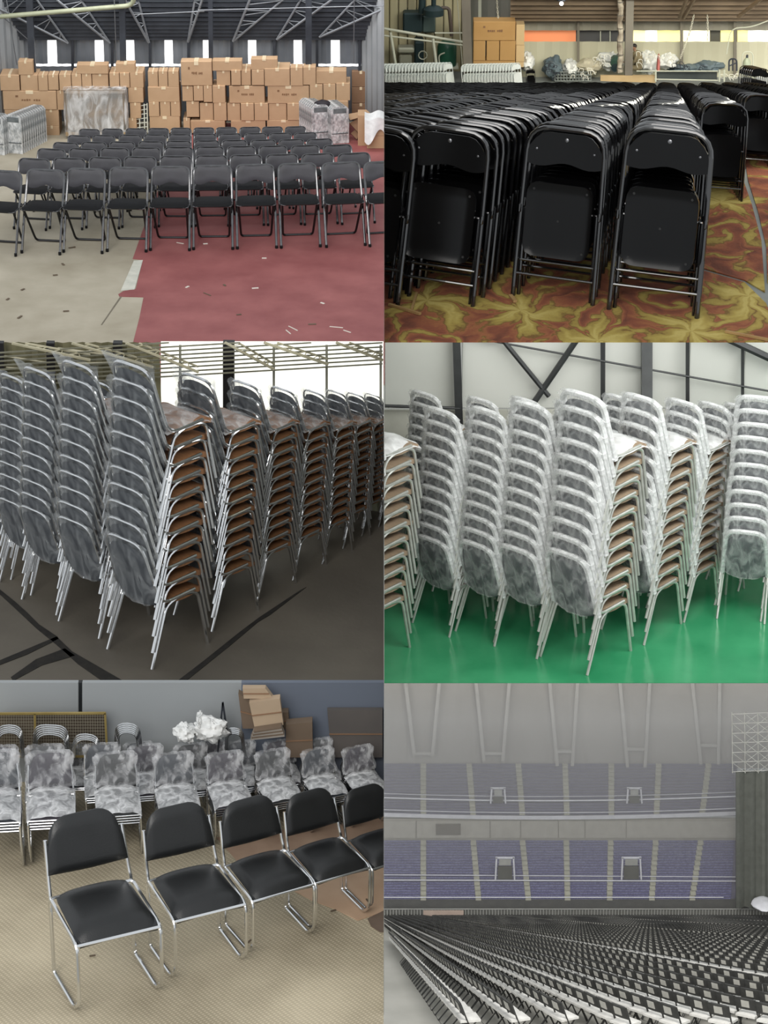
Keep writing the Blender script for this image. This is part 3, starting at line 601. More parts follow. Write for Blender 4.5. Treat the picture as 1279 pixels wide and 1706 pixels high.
spawn('dust_collector', [('body', bx2(671, 22, 703, 55, .1, .3).mesh('collector_body', m_teal, False)), ('body_side', bx2(703, 26, 725, 55, .14, .2).mesh('collector_side', pm('grey_teal', srgb(74, 92, 90), srgb(88, 106, 102), rough=.5), False)), ('motor', MB().lathe([(8 * mpp, 0), (17 * mpp, 2 * mpp), (17 * mpp, 12 * mpp), (11 * mpp, 16 * mpp), (4 * mpp, 18 * mpp), (4 * mpp, 28 * mpp)], 16, Matrix.Translation(k2(722, 27))).mesh('collector_motor', m_teal)),
     ('duct', MB().tube(fillet([k2(702, 22, .05), k2(704, -4, .05), k2(698, -30, .05)], .1), 6 * mpp, 10).mesh('collector_duct', m_teal)), ('exhaust', MB().tube(fillet([k2(735, 13), k2(748, 13), k2(752, 60)], .12), 3 * mpp, 9).mesh('collector_exhaust', pm('rusty_pipe', srgb(78, 66, 58), srgb(92, 80, 70), rough=.6)))], Matrix.Identity(4), 'dark teal dust collector with motor and bent duct above the rail', 'machine', clip=-1)
spawn('control_cabinet', [('body', bx2(690, 70, 706, 109, .05, .25).mesh('cabinet_body', m_teal, False)), ('front_panel', bx2(664, 92, 686, 109, .03, .2).mesh('cabinet_panel', pm('drab_metal', srgb(132, 132, 116), srgb(150, 150, 132), rough=.5), False)), ('valve_block', bx2(662, 80, 690, 89, .0, .1).mesh('valve_block', pm('pale_metal', srgb(170, 170, 152), srgb(190, 190, 170), rough=.4, metal=.4), False)), ('wheel', MB().tube([k2(704 + 7 * math.cos(a / 10 * 6.283), 92 + 7 * math.sin(a / 10 * 6.283)) for a in range(10)], 1 * mpp, 5, closed=True).mesh('valve_wheel', m_railp))], Matrix.Identity(4), 'grimy control cabinet and valve block below the pale rail', 'machine')
rl = []
for a, b, r_ in (((630, 46), (776, 71), 2.2), ((630, 58), (776, 76), 1.5), ((630, 52), (630, 54), 1), ((650, 54), (659, 110), 2.5), ((721, 64), (727, 110), 2.5), ((724, 55), (770, 55), 1.2), ((770, 30), (776, 110), 1.2), ((760, -20), (770, 110), .8)):
    rl.append(('rail' if abs(a[0] - b[0]) > 15 else 'upright', MB().tube([k2(*a, -.15), k2(*b, -.15)], r_ * mpp, 7).mesh('rail_tube', m_railp)))
spawn('guard_rail', rl, Matrix.Identity(4), 'pale tubular guard rail in front of the pump machinery', 'rail', clip=-1)
# ---- far clutter
PC = H2.fl(1080, 136); mq = depth(PC) / F
def k3(x, y, dy=0.0): return H2.wl(x, y, PC + Vector((0, dy, 0)))
def heap(name, x0, y0, x1, y1, mat, label, cat, seed, dy=0.0, rough=.2, dep=.3):
    a = k3(x0, y1, dy); b = k3(x1, y0, dy); c = (a + b) / 2
    return single(name, MB().crumple((0, 0, 0), (abs(b.x - a.x) / 2, dep / 2, abs(b.z - a.z) / 2), 30, seed, .42, 2.0), mat, label, cat, M=Matrix.Translation(c))
m_bag = pm('white_sacking', (.62, .64, .6), (.85, .85, .8), rough=.6, ns=9, bump=.6, bs=14); m_blue = pm('slate_blue_cloth', srgb(70, 84, 92), srgb(104, 118, 122), rough=.6, ns=8, bump=.4, bs=20)
m_grn = pm('dull_green_metal', srgb(52, 84, 70), srgb(70, 104, 88), rough=.5, ns=6)
for i, a in enumerate([((864, 88, 890, 118), m_bag, 'stack of pale bundled cloth beside the carton pile', 'bundle'), ((904, 96, 938, 128), m_blue, 'blue-grey bundle of patterned chair parts behind the wire crate', 'bundle'), ((936, 100, 962, 124), m_bag, 'pale tan sacking heap beside the blue bundle', 'sack'), ((958, 99, 1005, 120), pm('cream_sacking', srgb(196, 188, 160), srgb(214, 206, 180), rough=.7, ns=9), 'long cream heap of sacking left of the green machine', 'sack'), ((994, 86, 1040, 116), m_bag, 'tall white plastic-covered heap beside the wrapped pillar', 'heap'), ((1062, 84, 1094, 122), m_bag, 'white chair-frame heap beyond the pillar', 'heap'), ((1092, 88, 1130, 112), m_bag, 'white covered heap with a pink tag near the hanging chain', 'heap'),
        ((1108, 103, 1170, 120), m_blue, 'wide heap of slate-blue folded cloth on the bench', 'cloth'), ((1150, 98, 1206, 118), m_blue, 'blue cloth pile beside the black trolley', 'cloth'), ((1232, 98, 1250, 126), m_bag, 'pale sack beyond the gas bottle', 'sack'), ((900, 122, 985, 134), pm('dark_parts', srgb(40, 42, 40), srgb(66, 70, 66), rough=.6, ns=12), 'dark jumble of metal parts in the wire crate', 'parts'), ((1180, 118, 1235, 134), m_blue, 'grey-blue cloth bundle behind the far cluster', 'cloth')]):
    heap('cloth_heap' if 'cloth' in a[3] else a[3].replace(' ', '_') + '_heap' if a[3] in ('parts',) else a[3], *a[0], a[1], a[2], a[3], i + 3, dy=.02 * i, dep=.22)
spawn('fan_machine', [('body', MB().box((0, .06, 13 * mq), (17 * mq, .1, 24 * mq), .02).mesh('fan_body', m_grn, False)), ('duct_mouth', MB().lathe([(6 * mq, 0), (7 * mq, 3 * mq), (3 * mq, 3.5 * mq)], 12, Matrix.Translation((-2 * mq, 0, 10 * mq)) @ Matrix.Rotation(R(90), 4, 'X')).mesh('fan_mouth', m_teal))], Matrix.Translation(k3(1026, 122, -.1)), 'small green machine with a round mouth beside the pillar', 'machine')
bn = [('shelf', MB().tube([k3(1060, 118.5, -.3), k3(1196, 118.5, -.3)], 1 * mq, 5).mesh('bench_shelf', m_railp)), ('shelf', MB().tube([k3(1090, 132, -.3), k3(1196, 134, -.3)], 1 * mq, 5).mesh('bench_shelf', m_railp)), ('panel', MB().prism([k3(1094, 120, -.27), k3(1094, 131, -.27), k3(1194, 133, -.27), k3(1194, 120, -.27)], (0, -1, 0), .02).mesh('bench_panel', pm('dark_cloth', srgb(40, 46, 46), srgb(60, 66, 64), rough=.7), False))]  # plain dark panel between the bench rails
for x in (1092, 1198, 1206): bn.append(('leg', MB().tube([k3(x, 116, -.3), k3(x, 136, -.3)], 1.5 * mq, 5).mesh('bench_leg', m_railp)))
spawn('bench', bn, Matrix.Identity(4), 'pale metal bench rail holding dark cloth behind the far chairs', 'bench')
spawn('gas_bottle', [('body', MB().lathe([(6 * mq, 0), (6.5 * mq, 2 * mq), (6.5 * mq, 14 * mq), (4 * mq, 19 * mq), (2 * mq, 21 * mq)], 12).mesh('bottle_body', pm('sage_paint', srgb(150, 158, 134), srgb(166, 174, 150), rough=.4))), ('valve', MB().lathe([(2 * mq, 21 * mq), (2 * mq, 25 * mq), (1 * mq, 26 * mq)], 8).mesh('bottle_valve', m_dark))], Matrix.Translation(k3(1243, 117, -.2)), 'sage green gas bottle standing near the far wall', 'gas bottle')
tl = [('frame', MB().tube(fillet([k3(1236, 136, -.1), k3(1236, 86, -.1), k3(1254, 86, -.1), k3(1254, 136, -.1)], .05), .9 * mq, 6).mesh('trolley_frame', m_railp)), ('axle', MB().tube([k3(1236, 120, -.1), k3(1254, 120, -.1)], .9 * mq, 6).mesh('trolley_axle', m_railp))]
spawn('bottle_trolley', tl, Matrix.Identity(4), 'tubular hand trolley around the gas bottle', 'trolley')
spawn('black_trolley', [('frame', MB().tube(fillet([k3(1214, 118, -.15), k3(1214, 98, -.15), k3(1227, 98, -.15), k3(1227, 118, -.15)], .06), 1.4 * mq, 6).mesh('bt_frame', m_dark)), ('crossbar', MB().tube([k3(1214, 110, -.15), k3(1227, 104, -.15)], 1.2 * mq, 5).mesh('bt_bar', m_dark)), ('upright', MB().tube([k3(1220, 98, -.15), k3(1220, 118, -.15)], 1.2 * mq, 5).mesh('bt_up', m_dark))], Matrix.Identity(4), 'black tubular trolley frame beside the gas bottle', 'trolley')
spawn('white_rack', [('rail', MB().tube([k3(868, 80, .3), k3(912, 80, .3)], .8 * mq, 5).mesh('rk', m_railp)), ('rail', MB().tube([k3(902, 92, .3), k3(916, 67, .3)], .9 * mq, 5).mesh('rk', m_railp)), ('rail', MB().tube([k3(916, 67, .3), k3(939, 67, .3)], .8 * mq, 5).mesh('rk', m_railp)), ('upright', MB().tube([k3(939, 67, .3), k3(939, 104, .3)], 1 * mq, 5).mesh('rk', m_railp)), ('upright', MB().tube([k3(923, 77, .3), k3(923, 100, .3)], .8 * mq, 5).mesh('rk', m_railp)), ('brace', MB().tube([k3(928, 67, .3), k3(936, 77, .3)], .7 * mq, 5).mesh('rk', m_railp)), ('upright', MB().tube([k3(887, 80, .3), k3(887, 104, .3)], .7 * mq, 5).mesh('rk', m_railp))], Matrix.Identity(4), 'white stair-shaped tubular rack against the far wall', 'rack')
# person bending over work beyond the pillar
def person(M, s):
    m_sk = pm('skin', srgb(150, 112, 88), srgb(164, 124, 98), rough=.6); m_sh = pm('khaki_shirt', srgb(116, 106, 80), srgb(134, 122, 94), rough=.8, ns=6); m_hr = pm('dark_hair', srgb(30, 26, 24), srgb(40, 34, 30), rough=.7)
    body = MB().tube([(0, .0, .42), (.02, 0, .60), (-.03, 0, .82), (-.1, 0, 1.02), (-.14, 0, 1.1)], [.15, .16, .19, .17, .07], 14, flat=.75)
    for sy in (-1, 1):
        body.tube(fillet([(-.1, sy * .17, 1.0), (-.2, sy * .24, .76), (-.38, sy * .16, .68)], .06), [.065] * 1 + [.06] * 5 + [.045], 8) if False else body.tube([(-.09, sy * .15, 1.02), (-.16, sy * .24, .88), (-.2, sy * .25, .76), (-.3, sy * .2, .7), (-.40, sy * .14, .67)], [.075, .065, .058, .05, .04], 8)
        body.tube([(0, sy * .1, .45), (-.25, sy * .13, .48), (-.42, sy * .14, .44), (-.42, sy * .14, .1), (-.46, sy * .14, .04)], [.11, .1, .085, .06, .05], 8)
    head = MB().blob((-.2, 0, 1.24), (.1, .085, .125), 14, 2, .03); head.blob((-.3, 0, 1.22), (.025, .02, .03), 8, 1, .02).tube([(-.14, 0, 1.08), (-.18, 0, 1.16)], .05, 8)
    for sy in (-1, 1): head.blob((-.19, sy * .088, 1.235), (.022, .012, .032), 8, 1, .02)
    hands = []
    for sy in (-1, 1):
        hd = MB(); hands.append(hd)
        hd.blob((-.45, sy * .13, .66), (.05, .035, .02), 8, 1, .05)
        for q in range(5): hd.tube([(-.47, sy * (.11 + q * .012), .66), (-.53, sy * (.105 + q * .013), .645), (-.55, sy * (.105 + q * .013), .62)], [.009, .008, .006], 5)
    spawn('person', [('clothed_body', body.mesh('person_body', m_sh)), ('head', head.mesh('person_head', m_sk), None, [('hair', MB().blob((-.18, 0, 1.285), (.105, .092, .09), 12, 4, .05).mesh('person_hair', m_hr))]), ('hand', hands[0].mesh('person_hand', m_sk)), ('hand', hands[1].mesh('person_hand', m_sk))], M, 'person in a khaki shirt bending over work beside the pillar', 'person')
Pp = k3(1062, 132, -.05); person(H2.mat(Pp, R(8), 44 * mq), 1)
# ---- shell
WB2 = H2.fl(1000, 128); m_wall2 = pm('dusty_cladding', srgb(126, 122, 108), srgb(146, 142, 126), rough=.6, ns=1.2, world=True); m_wall2b = pm('cream_cladding', srgb(172, 168, 144), srgb(190, 186, 160), rough=.6, ns=1.2, world=True)
def z2(y): return H2.wl(1000, y, WB2).z
wb2 = struct('wall_back', MB().beam(H2.wl(860, 127, WB2) + Vector((0, .05, 0)), H2.wl(1700, 127, WB2) + Vector((0, .05, 0)), .03, .1), m_dark)
struct('wall_panel', corr(H2.wl(856, 90, WB2), H2.wl(1740, 90, WB2), z2(50.5), z2(24), .006, .1), m_wall2, wb2)
struct('wall_panel', corr(H2.wl(856, 90, WB2), H2.wl(1740, 90, WB2), z2(175), z2(69), .006, .1), m_wall2b, wb2)
WB2g = WB2 + Vector((0, .06, 0))
def win(i, x0, x1, c, e, nm=None):
    struct('window_%d' % i, MB().prism([H2.wl(x0, 48.5, WB2g), H2.wl(x0, 71.5, WB2g), H2.wl(x1, 71.5, WB2g), H2.wl(x1, 48.5, WB2g)], (0, -1, 0), .01), pm('pane_%d' % i, c, emit=e) if e else pm('pane_%d' % i, c, rough=.4))
win(21, 846, 959, srgb(226, 140, 96), .45); win(22, 959, 1050, srgb(84, 84, 84), 0); win(23, 1050, 1075, srgb(255, 246, 176), 1.1); win(24, 1075, 1094, (1, 1, 1), 1.3); win(25, 1094, 1132, srgb(255, 242, 150), 1.1); win(26, 1132, 1182, srgb(255, 250, 210), 1.25); win(27, 1182, 1200, srgb(90, 88, 80), 0); win(28, 1200, 1222, srgb(255, 242, 150), 1.05); win(29, 1222, 1228, srgb(110, 100, 80), 0); win(30, 1228, 1246, srgb(255, 240, 150), 1.05); win(31, 1246, 1740, (1, 1, .96), 1.3)
for x, wpx in ((963, 4), (1135, 5), (1224, 5)): post(H2, x, 20, x, 150, WB2, wpx, pm('taupe_steel', srgb(104, 98, 86), srgb(120, 114, 100), rough=.6), dy=-.04)
for x in (1000, 1016): post(H2, x, 52, x, 69, WB2, 1.6, m_railp, name='trim', dy=-.03)
# side shed wall of pale boards behind the machinery
WS = H2.fl(700, 122); m_board = pm('pale_boards', srgb(168, 160, 126), srgb(188, 180, 146), rough=.7, ns=3, stretch=(1, 1, .2), world=True)
ws = struct('wall_left', MB().prism([H2.wl(600, -60, WS + Vector((0, .1, 0))), H2.wl(600, 160, WS + Vector((0, .1, 0))), H2.wl(782, 160, WS + Vector((0, .1, 0))), H2.wl(782, -60, WS + Vector((0, .1, 0)))], (0, -1, 0), .03), m_board, clip=-1)
for k in range(10):
    x0 = 634 + k * 15; a = H2.wl(x0, 40, WS + Vector((0, .06, 0))); b = H2.wl(x0 + 13.6, 40, WS + Vector((0, .06, 0)))
    struct('board', MB().box(((a.x + b.x) / 2, a.y, (H2.wl(x0, -50, WS).z + H2.wl(x0, 150, WS).z) / 2), (b.x - a.x, .03, H2.wl(x0, -50, WS).z - H2.wl(x0, 150, WS).z), .006), m_board, ws, clip=-1)
sdw = struct('wall_side', corr(H2.wl(780, 60, WS + Vector((0, .2, 0))), H2.wl(890, 60, WB2 + Vector((0, .1, 0))), H2.z - .1, z2(-60), .012, .08), pm('smoky_cladding', srgb(120, 120, 112), srgb(140, 140, 130), rough=.6, ns=1, world=True))
m_pil = pm('pillar_paint', srgb(104, 98, 88), srgb(122, 116, 104), rough=.6, ns=4)
post(H2, 774, -70, 780, 150, H2.fl(780, 150), 15, m_pil); post(H2, 799, -70, 799, 120, WS, 5, m_railp)
PP = H2.fl(1050, 150); post(H2, 1050, -70, 1046, 150, PP, 13, m_pil)
rp = [('bundle', MB().tube([H2.wl(1033 + 1.2 * math.sin(k), -30 + k * 6, PP + Vector((0, -.03, 0))) for k in range(26)], [4.6 * depth(PP) / F * (1 + .18 * math.sin(k * 2.1)) for k in range(26)], 8).mesh('rope_bundle', pm('mottled_wrap', srgb(112, 100, 84), srgb(190, 180, 160), rough=.8, ns=16)))]
for k in range(6): rp.append(('tie', MB().lathe([(5.6 * depth(PP) / F, 0), (5.6 * depth(PP) / F, 2 * depth(PP) / F)], 8, Matrix.Translation(H2.wl(1033, 4 + k * 22, PP + Vector((0, -.03, 0))))).mesh('rope_tie', m_pil)))
spawn('cable_bundle', rp, Matrix.Identity(4), 'mottled cable bundle tied along the central pillar', 'cable')
def chain(pts, label):
    m = []; P_ = H2.fl(1100, 140); rr = 1.3 * depth(P_) / F; me = MB().tube([(math.cos(a / 8 * 6.283) * rr * 1.0, 0, math.sin(a / 8 * 6.283) * rr * 1.7) for a in range(8)], rr * .38, 5, closed=True).mesh('chain_link', pm('pale_chain', srgb(196, 192, 172), srgb(214, 210, 190), rough=.5))
    out = []
    for (x0, y0), (x1, y1) in zip(pts, pts[1:]):
        n = max(2, int(math.hypot(x1 - x0, y1 - y0) / 4))
        for k in range(n): out.append(H2.wl(x0 + (x1 - x0) * k / n, y0 + (y1 - y0) * k / n, P_))
    root = put('chain', None); tag(root, label, 'chain', 'hanging chains')
    for k, p in enumerate(out): put('link', me, root, Matrix.Translation(p) @ Matrix.Rotation(R(90 * (k % 2) + 20), 4, 'Z'))
chain([(1166, -20), (1150, 50), (1132, 100)], 'slanting pale chain hanging before the amber windows'); chain([(1176, -20), (1179, 50), (1178, 70)], 'straight pale chain beside the slanting chain'); chain([(826, -20), (830, 36)], 'pale chain hanging above the carton pile')
single('hose_arm', MB().tube(fillet([k3(1210, 90, -.1), k3(1217, 46, -.1), k3(1250, 46, -.1), k3(1300, 26, -.1)], .08), 1 * mq, 6), m_railp, 'thin bent arm with a drooping hose by the far windows', 'hose')
single('notice_board', MB().prism([k3(1188, 78, .2), k3(1188, 91, .2), k3(1210, 91, .2), k3(1210, 78, .2)], (0, -1, 0), .01), pm('cream_notice', srgb(214, 204, 150), srgb(224, 214, 162), rough=.6), 'small cream notice panel on the far wall', 'panel')
single('panel', MB().blob((0, 0, 0), (3 * mq, .03, 23 * mq), 10, 2, .1), pm('rose_plastic', srgb(196, 110, 104), srgb(206, 122, 114), rough=.5), 'rose-red upright panel among the white heaps', 'panel', M=Matrix.Translation(k3(1096, 112, -.08)))
# roof falling to the back wall
RS2 = R(38); RN2 = Vector((0, -math.sin(RS2), -math.cos(RS2))); RP2 = H2.wl(1000, 33, WB2)
roof2 = struct('ceiling', MB().prism([H2.pl(x, y, RP2, RN2) for x, y in ((850, 34), (1750, 34), (1750, -120), (850, -120))], RN2, .03), pm('smoky_roof', srgb(110, 110, 102), srgb(134, 132, 120), rough=.55, ns=1.2, world=True))
struct('skylight_strip', MB().prism([H2.pl(x, y, RP2 + RN2 * .012, RN2) for x, y in ((1056, 30), (1750, 30), (1750, -60), (1056, -60))], RN2, .01), pm('amber_skylight', srgb(214, 184, 130), srgb(232, 212, 160), rough=.5, emit=.32), roof2)
for y in (29.5, 24, 17.5, 10.5, 3, -6):
    a = H2.pl(850, y, RP2 + RN2 * .03, RN2); b = H2.pl(1750, y, RP2 + RN2 * .03, RN2); struct('purlin', MB().beam(a, b, .03, .04), pm('brown_purlin', srgb(104, 88, 68), srgb(122, 104, 82), rough=.6), roof2)
for i, (a, b) in enumerate((((1138, 30), (1166, -20)), ((1230, 28), (1290, -20)), ((1132, 30), (1150, -20)))):
    single('roof_brace', MB().tube([H2.pl(*a, RP2 + RN2 * .1, RN2), H2.pl(*b, RP2 + RN2 * .1, RN2)], .014, 5), MATS['brown_purlin'], ['slanting roof brace by the slanting chain', 'slanting roof brace near the far end of the windows', 'steep roof brace beside the first'][i], 'brace')
Pl = H2.pl(935, 6, RP2 + RN2 * .12, RN2)
lampo = spawn('ceiling_lamp', [('bulb', MB().blob((0, 0, 0), 3.4 * depth(Pl) / F, 12, 1, 0).mesh('bulb', pm('lamp_glow', (1, 1, 1), emit=6))), ('holder', MB().lathe([(.03, .02), (.02, .06), (.01, .12)], 8).mesh('lamp_holder', m_dark))], Matrix.Translation(Pl), 'small bright ceiling lamp above the far aisle', 'lamp')
# sticks on the carpet
for i, (a, b, w_) in enumerate((((1208, 552), (1290, 568), .014), ((648, 507), (700, 523), .016), ((686, 515), (694, 488), .012), ((850, 492), (858, 502), .02))):
    single('wood_stick', MB().beam(H2.fl(*a, .016), H2.fl(*b, .016), w_, .012), pm('stick_wood', srgb(156, 124, 78), srgb(172, 140, 92), rough=.8), ['long thin stick on the carpet near the open side', 'wood stick under the leaning third column', 'short upright-lying stick crossing the longer one', 'tiny pale scrap by the second column feet'][i], 'stick', clip=-1)
struct('wall_partition', MB().box((0, (H2.fl(640, 569).y + WS.y) / 2, H2.z + .9), (.0015, WS.y - H2.fl(640, 569).y + .2, 1.9)), m_pil)

_l = H2.wl(960, -75, WB2 + Vector((0, -2.2, 0)))
area_lamp('hall_fill_light', (2.2, _l.y, _l.z + .1), (1.4, WB2.y, H2.z + .35), 2.4, 60, (1, .97, .85), .6)  # added unseen fill for the back wall, separate from the visible bulb

m_wfr = pm('white_tube_paint', srgb(206, 204, 190), srgb(222, 220, 206), rough=.4)
for i, (cx_, cy_, w_, h_, lab) in enumerate(((1003, 101, 24, 22, 'tangle of white tube frames before the tall white heap'), (1076, 98, 26, 30, 'tangle of white tube frames beyond the person'), (1108, 100, 26, 20, 'tangle of white tube frames by the rose panel'), (972, 124, 40, 22, 'low tangle of pale tube frames before the cream heap'), (920, 120, 28, 30, 'tangle of dark tube frames on the blue-grey bundle'), (1150, 110, 60, 12, 'flat tangle of dark tube frames on the blue cloth'), (1216, 128, 34, 10, 'low tangle of tube frames behind the far cluster'))):
    rnd = random.Random(i + 40); parts = []; dk = 'dark' in lab
    for k in range(9):
        x = cx_ + rnd.uniform(-.5, .5) * w_; y = cy_ + rnd.uniform(-.4, .4) * h_; a = rnd.uniform(5, 10); b_ = rnd.uniform(4, 9); q = rnd.uniform(-3, 3); dy = -.16 - rnd.uniform(0, .08)
        parts.append(('tube_frame', MB().tube(fillet([k3(x - a / 2, y + b_ / 2, dy), k3(x - a / 2 + q, y - b_ / 2, dy), k3(x + a / 2 + q, y - b_ / 2 + 1, dy), k3(x + a / 2, y + b_ / 2, dy)], .04, 3), .55 * mq, 5).mesh('tube_frame', m_dark if dk else m_wfr)))
    spawn('frame_tangle', parts, Matrix.Identity(4), lab, 'frames')
# ================================================================== HALLS 3 and 4: stacking chairs with wrapped backs
m_pad = pm('slate_upholstery', srgb(52, 56, 62), srgb(64, 68, 74), rough=.7, ns=8, bump=.1, bs=120)
m_ply = pm('plywood', srgb(118, 82, 54), srgb(146, 104, 70), rough=.6, ns=5, stretch=(1, 6, 1))
m_ply4 = pm('pale_plywood', srgb(146, 126, 104), srgb(166, 146, 122), rough=.6, ns=5, stretch=(1, 6, 1))
m_bub = pm('bubble_film', (.46, .49, .51), (.62, .65, .67), rough=.28, ns=8, bump=.5, bs=46, alpha=(.05, .36, 9.0), stretch=(1, 1, .5))
m_bub4 = pm('white_film', (.86, .88, .87), (.95, .96, .95), rough=.3, ns=8, bump=.6, bs=30, alpha=(.08, .42, 12.0), stretch=(1, 1, .45))
def stack_chair_parts(film, ply, tall_bag=False, detail=True, seatfilm=None, tube=None, pad=None, rim=None):
    n = 7 if detail else 5; P = []; tube = tube or CHROME; pad = pad or m_pad
    back = fillet([(-.205, -.14, .435), (-.205, .165, .43), (-.172, .285, .885), (.172, .285, .885), (.205, .165, .43), (.205, -.14, .435)], [0, .09, .1, .1, .09, 0], 4)
    P.append(('back_frame', MB().tube(back, .0115, n).mesh('stack_back_frame', tube)))
    for s in (-1, 1):
        P.append(('leg', MB().tube(fillet([(s * .215, .275, 0), (s * .2, .115, .40), (s * .2, .02, .425), (s * .2, -.01, .425)], .07, 3), .0115, n).mesh('stack_rear_leg', tube)))
        P.append(('leg', MB().tube(fillet([(s * .215, -.235, 0), (s * .2, -.17, .40), (s * .2, -.08, .425), (s * .2, -.01, .425)], .07, 3), .0115, n).mesh('stack_front_leg', tube)))
    def pw(v): return .185 * (.80 + .25 * math.sin(math.pi * min(1, .22 + .72 * v))) * (1 - .35 * max(0, v - .88) ** 2 / .0144 * .5)
    def bp(u, v, s):
        x = 2 * u - 1; z = .415 + .405 * v; k = (1 - abs(x) ** 4) ** .5 * (1 - abs(2 * v - 1) ** 8) ** .5
        return (x * pw(v), .165 + .11 * v - .004 + s * .018 * k + .02 * (1 - x * x) * .6, z + (.03 * (1 - x * x) if v > .9 else 0) * (v - .9) * 10 - (.03 * (1 - x * x) * (1 - v / .1) if v < .1 else 0))
    P.append(('backrest', MB().shell(10, 8, lambda u, v: bp(u, v, -1), lambda u, v: bp(u, v, 1)).mesh('stack_back_pad', pad)))
    def sp(u, v, s):
        x = 2 * u - 1; y = 2 * v - 1; k = (1 - abs(x) ** 7) ** .5 * (1 - abs(y) ** 7) ** .5
        return (x * (.2 - .015 * max(0, y)), y * .17 - .05, .432 - .02 * max(0, -y - .6) ** 2 / .16 - .012 * (1 - x * x) + (.012 * k + .008 if s > 0 else -.024 - .014 * math.sin(math.pi * v)))
    P.append(('seat', MB().shell(8, 8, lambda u, v: sp(u, v, 1), lambda u, v: sp(u, v, -1)).mesh('stack_seat', ply), 'brown plywood seat'))
    top = .935 if tall_bag else .905
    def fw(v): return .205 + .012 * math.sin(7 * v) + (.03 * max(0, v - .85) / .15 if tall_bag else 0) - (.03 * (1 - v / .12) if v < .12 else 0)
    def fp(u, v, s):
        x = 2 * u - 1; z = .385 + (top - .385) * v - (0 if tall_bag else .05 * max(0, abs(x) - .7) ** 2 / .09 * (v > .9)) - (.05 * abs(x) ** 3 * (-1) if v < .05 else 0)
        w_ = .006 * math.sin(9 * x + 5 * v) + .004 * math.sin(23 * x - 11 * v)
        yc = .161 + .11 * (z - .415) / .405 + .012 * (1 - x * x)
        return (x * fw(v), yc + s * (.021 * (1 - abs(x) ** 6) ** .5 * (1 - (.85 if v > .98 else 0)) + .004 + w_), z + .008 * math.sin(11 * x) * (v > .95))
    P.append(('plastic_cover', MB().shell(14, 10, lambda u, v: fp(u, v, -1), lambda u, v: fp(u, v, 1)).mesh('stack_cover', film), 'clear plastic bag over the backrest'))
    if rim: P.append(('edge_on_rim', MB().tube(fillet([(-.206, .155, .42), (-.173, .287, .89), (.173, .287, .89), (.206, .155, .42)], [0, .1, .1, 0], 4), .024, 7).mesh('stack_edge_on_rim', rim), 'added white rim for film seen edge-on along the back frame'))  # added tube imitates the pale rim of film layers seen edge-on
    if seatfilm: P.append(('seat_cover', MB().sheet(8, 6, lambda u, v: ((u - .5) * .44, (v - .5) * .43 - .02, .470 - .04 * (2 * abs(u - .5)) ** 4 - .045 * (1 - v) ** 6 + .006 * math.sin(14 * u + 9 * v))).mesh('stack_seat_cover', seatfilm), 'clear plastic over the seat'))
    return P
ST3 = stack_chair_parts(m_bub, m_ply); m_sf3 = pm('clear_seat_film', (.5, .5, .5), (.66, .66, .66), rough=.2, ns=8, bump=.6, bs=30, alpha=(.15, .6, 8.0)); ST3T = stack_chair_parts(m_bub, m_ply, True, seatfilm=m_sf3); ST3S = stack_chair_parts(m_bub, m_ply, False, seatfilm=m_sf3)
m_wt = pm('wrapped_tube', srgb(196, 198, 190), srgb(214, 216, 208), rough=.3, metal=.6, ns=14); m_rim4 = pm('white_edge_on_film', (.84, .86, .85), (.95, .96, .95), rough=.3, ns=10, bump=.5, bs=30, alpha=(.45, .85, 12.0)); m_pad4 = pm('grey_upholstery', srgb(62, 66, 70), srgb(74, 78, 82), rough=.7); m_sf4 = pm('white_seat_film', (.86, .88, .87), (.95, .96, .95), rough=.3, ns=8, bump=.6, bs=30, alpha=(.6, .92, 8.0))
ST4 = stack_chair_parts(m_bub4, m_ply4, tube=m_wt, pad=m_pad4, rim=m_rim4); ST4T = stack_chair_parts(m_bub4, m_ply4, seatfilm=m_sf4, tube=m_wt, pad=m_pad4, rim=m_rim4)
def chair_stack(room, foot, ppm, yaw, n, parts, top_parts, where, group, clip, dz=.117, dyy=-.012, name='stacking_chair'):
    P = room.fl(*foot); s = room.sc(P, ppm); rot = Matrix.Rotation(yaw, 3, 'Z')
    P = P - rot @ Vector((-.215, .275, 0)) * s
    for k in range(n):
        rnd = random.Random(int(foot[0] * 31 + k)); M = room.mat(P + rot @ Vector((rnd.uniform(-.004, .004), dyy * k, 0)) * s + Vector((0, 0, dz * k * s)), yaw + R(rnd.uniform(-1.2, 1.2)), s)
        spawn(name, top_parts if k == n - 1 else parts, M, 'wrapped-back stacking chair, %s up in the %s' % (nth(k), where), 'chair', group, clip=clip)
Y3 = R(138)
H3 = Room(253, 1115, 254)
st3 = [((253, 1115), 510, 'corner stack'), ((164, 1064), 459, 'first stack on the jagged-crack side'), ((95, 1025), 410, 'second stack on the jagged-crack side'), ((51, 992), 366, 'third stack on the jagged-crack side'), ((18, 966), 335, 'fourth stack on the jagged-crack side'),
       ((353, 1052), 427, 'second stack along the dark seam'), ((428, 1002), 366, 'third stack along the dark seam'), ((487, 967), 321, 'fourth stack along the dark seam'), ((537, 940), 289, 'fifth stack along the dark seam'), ((571, 914), 263, 'sixth stack along the dark seam'), ((602, 893), 238, 'seventh stack along the dark seam'), ((630, 878), 222, 'eighth stack along the dark seam'),
       ((258, 1012), 380, 'hidden second-rank stack behind the corner'), ((190, 985), 350, 'hidden second-rank stack behind the first'), ((338, 965), 330, 'second-rank stack behind the seam side')]
for f_, h_, w_ in st3:
    chair_stack(H3, f_, 254 * h_ / 510.0, Y3, 11, ST3, ST3T if f_[0] < 360 else ST3S, w_, 'wrapped stacking chairs in the dim hall', 1)
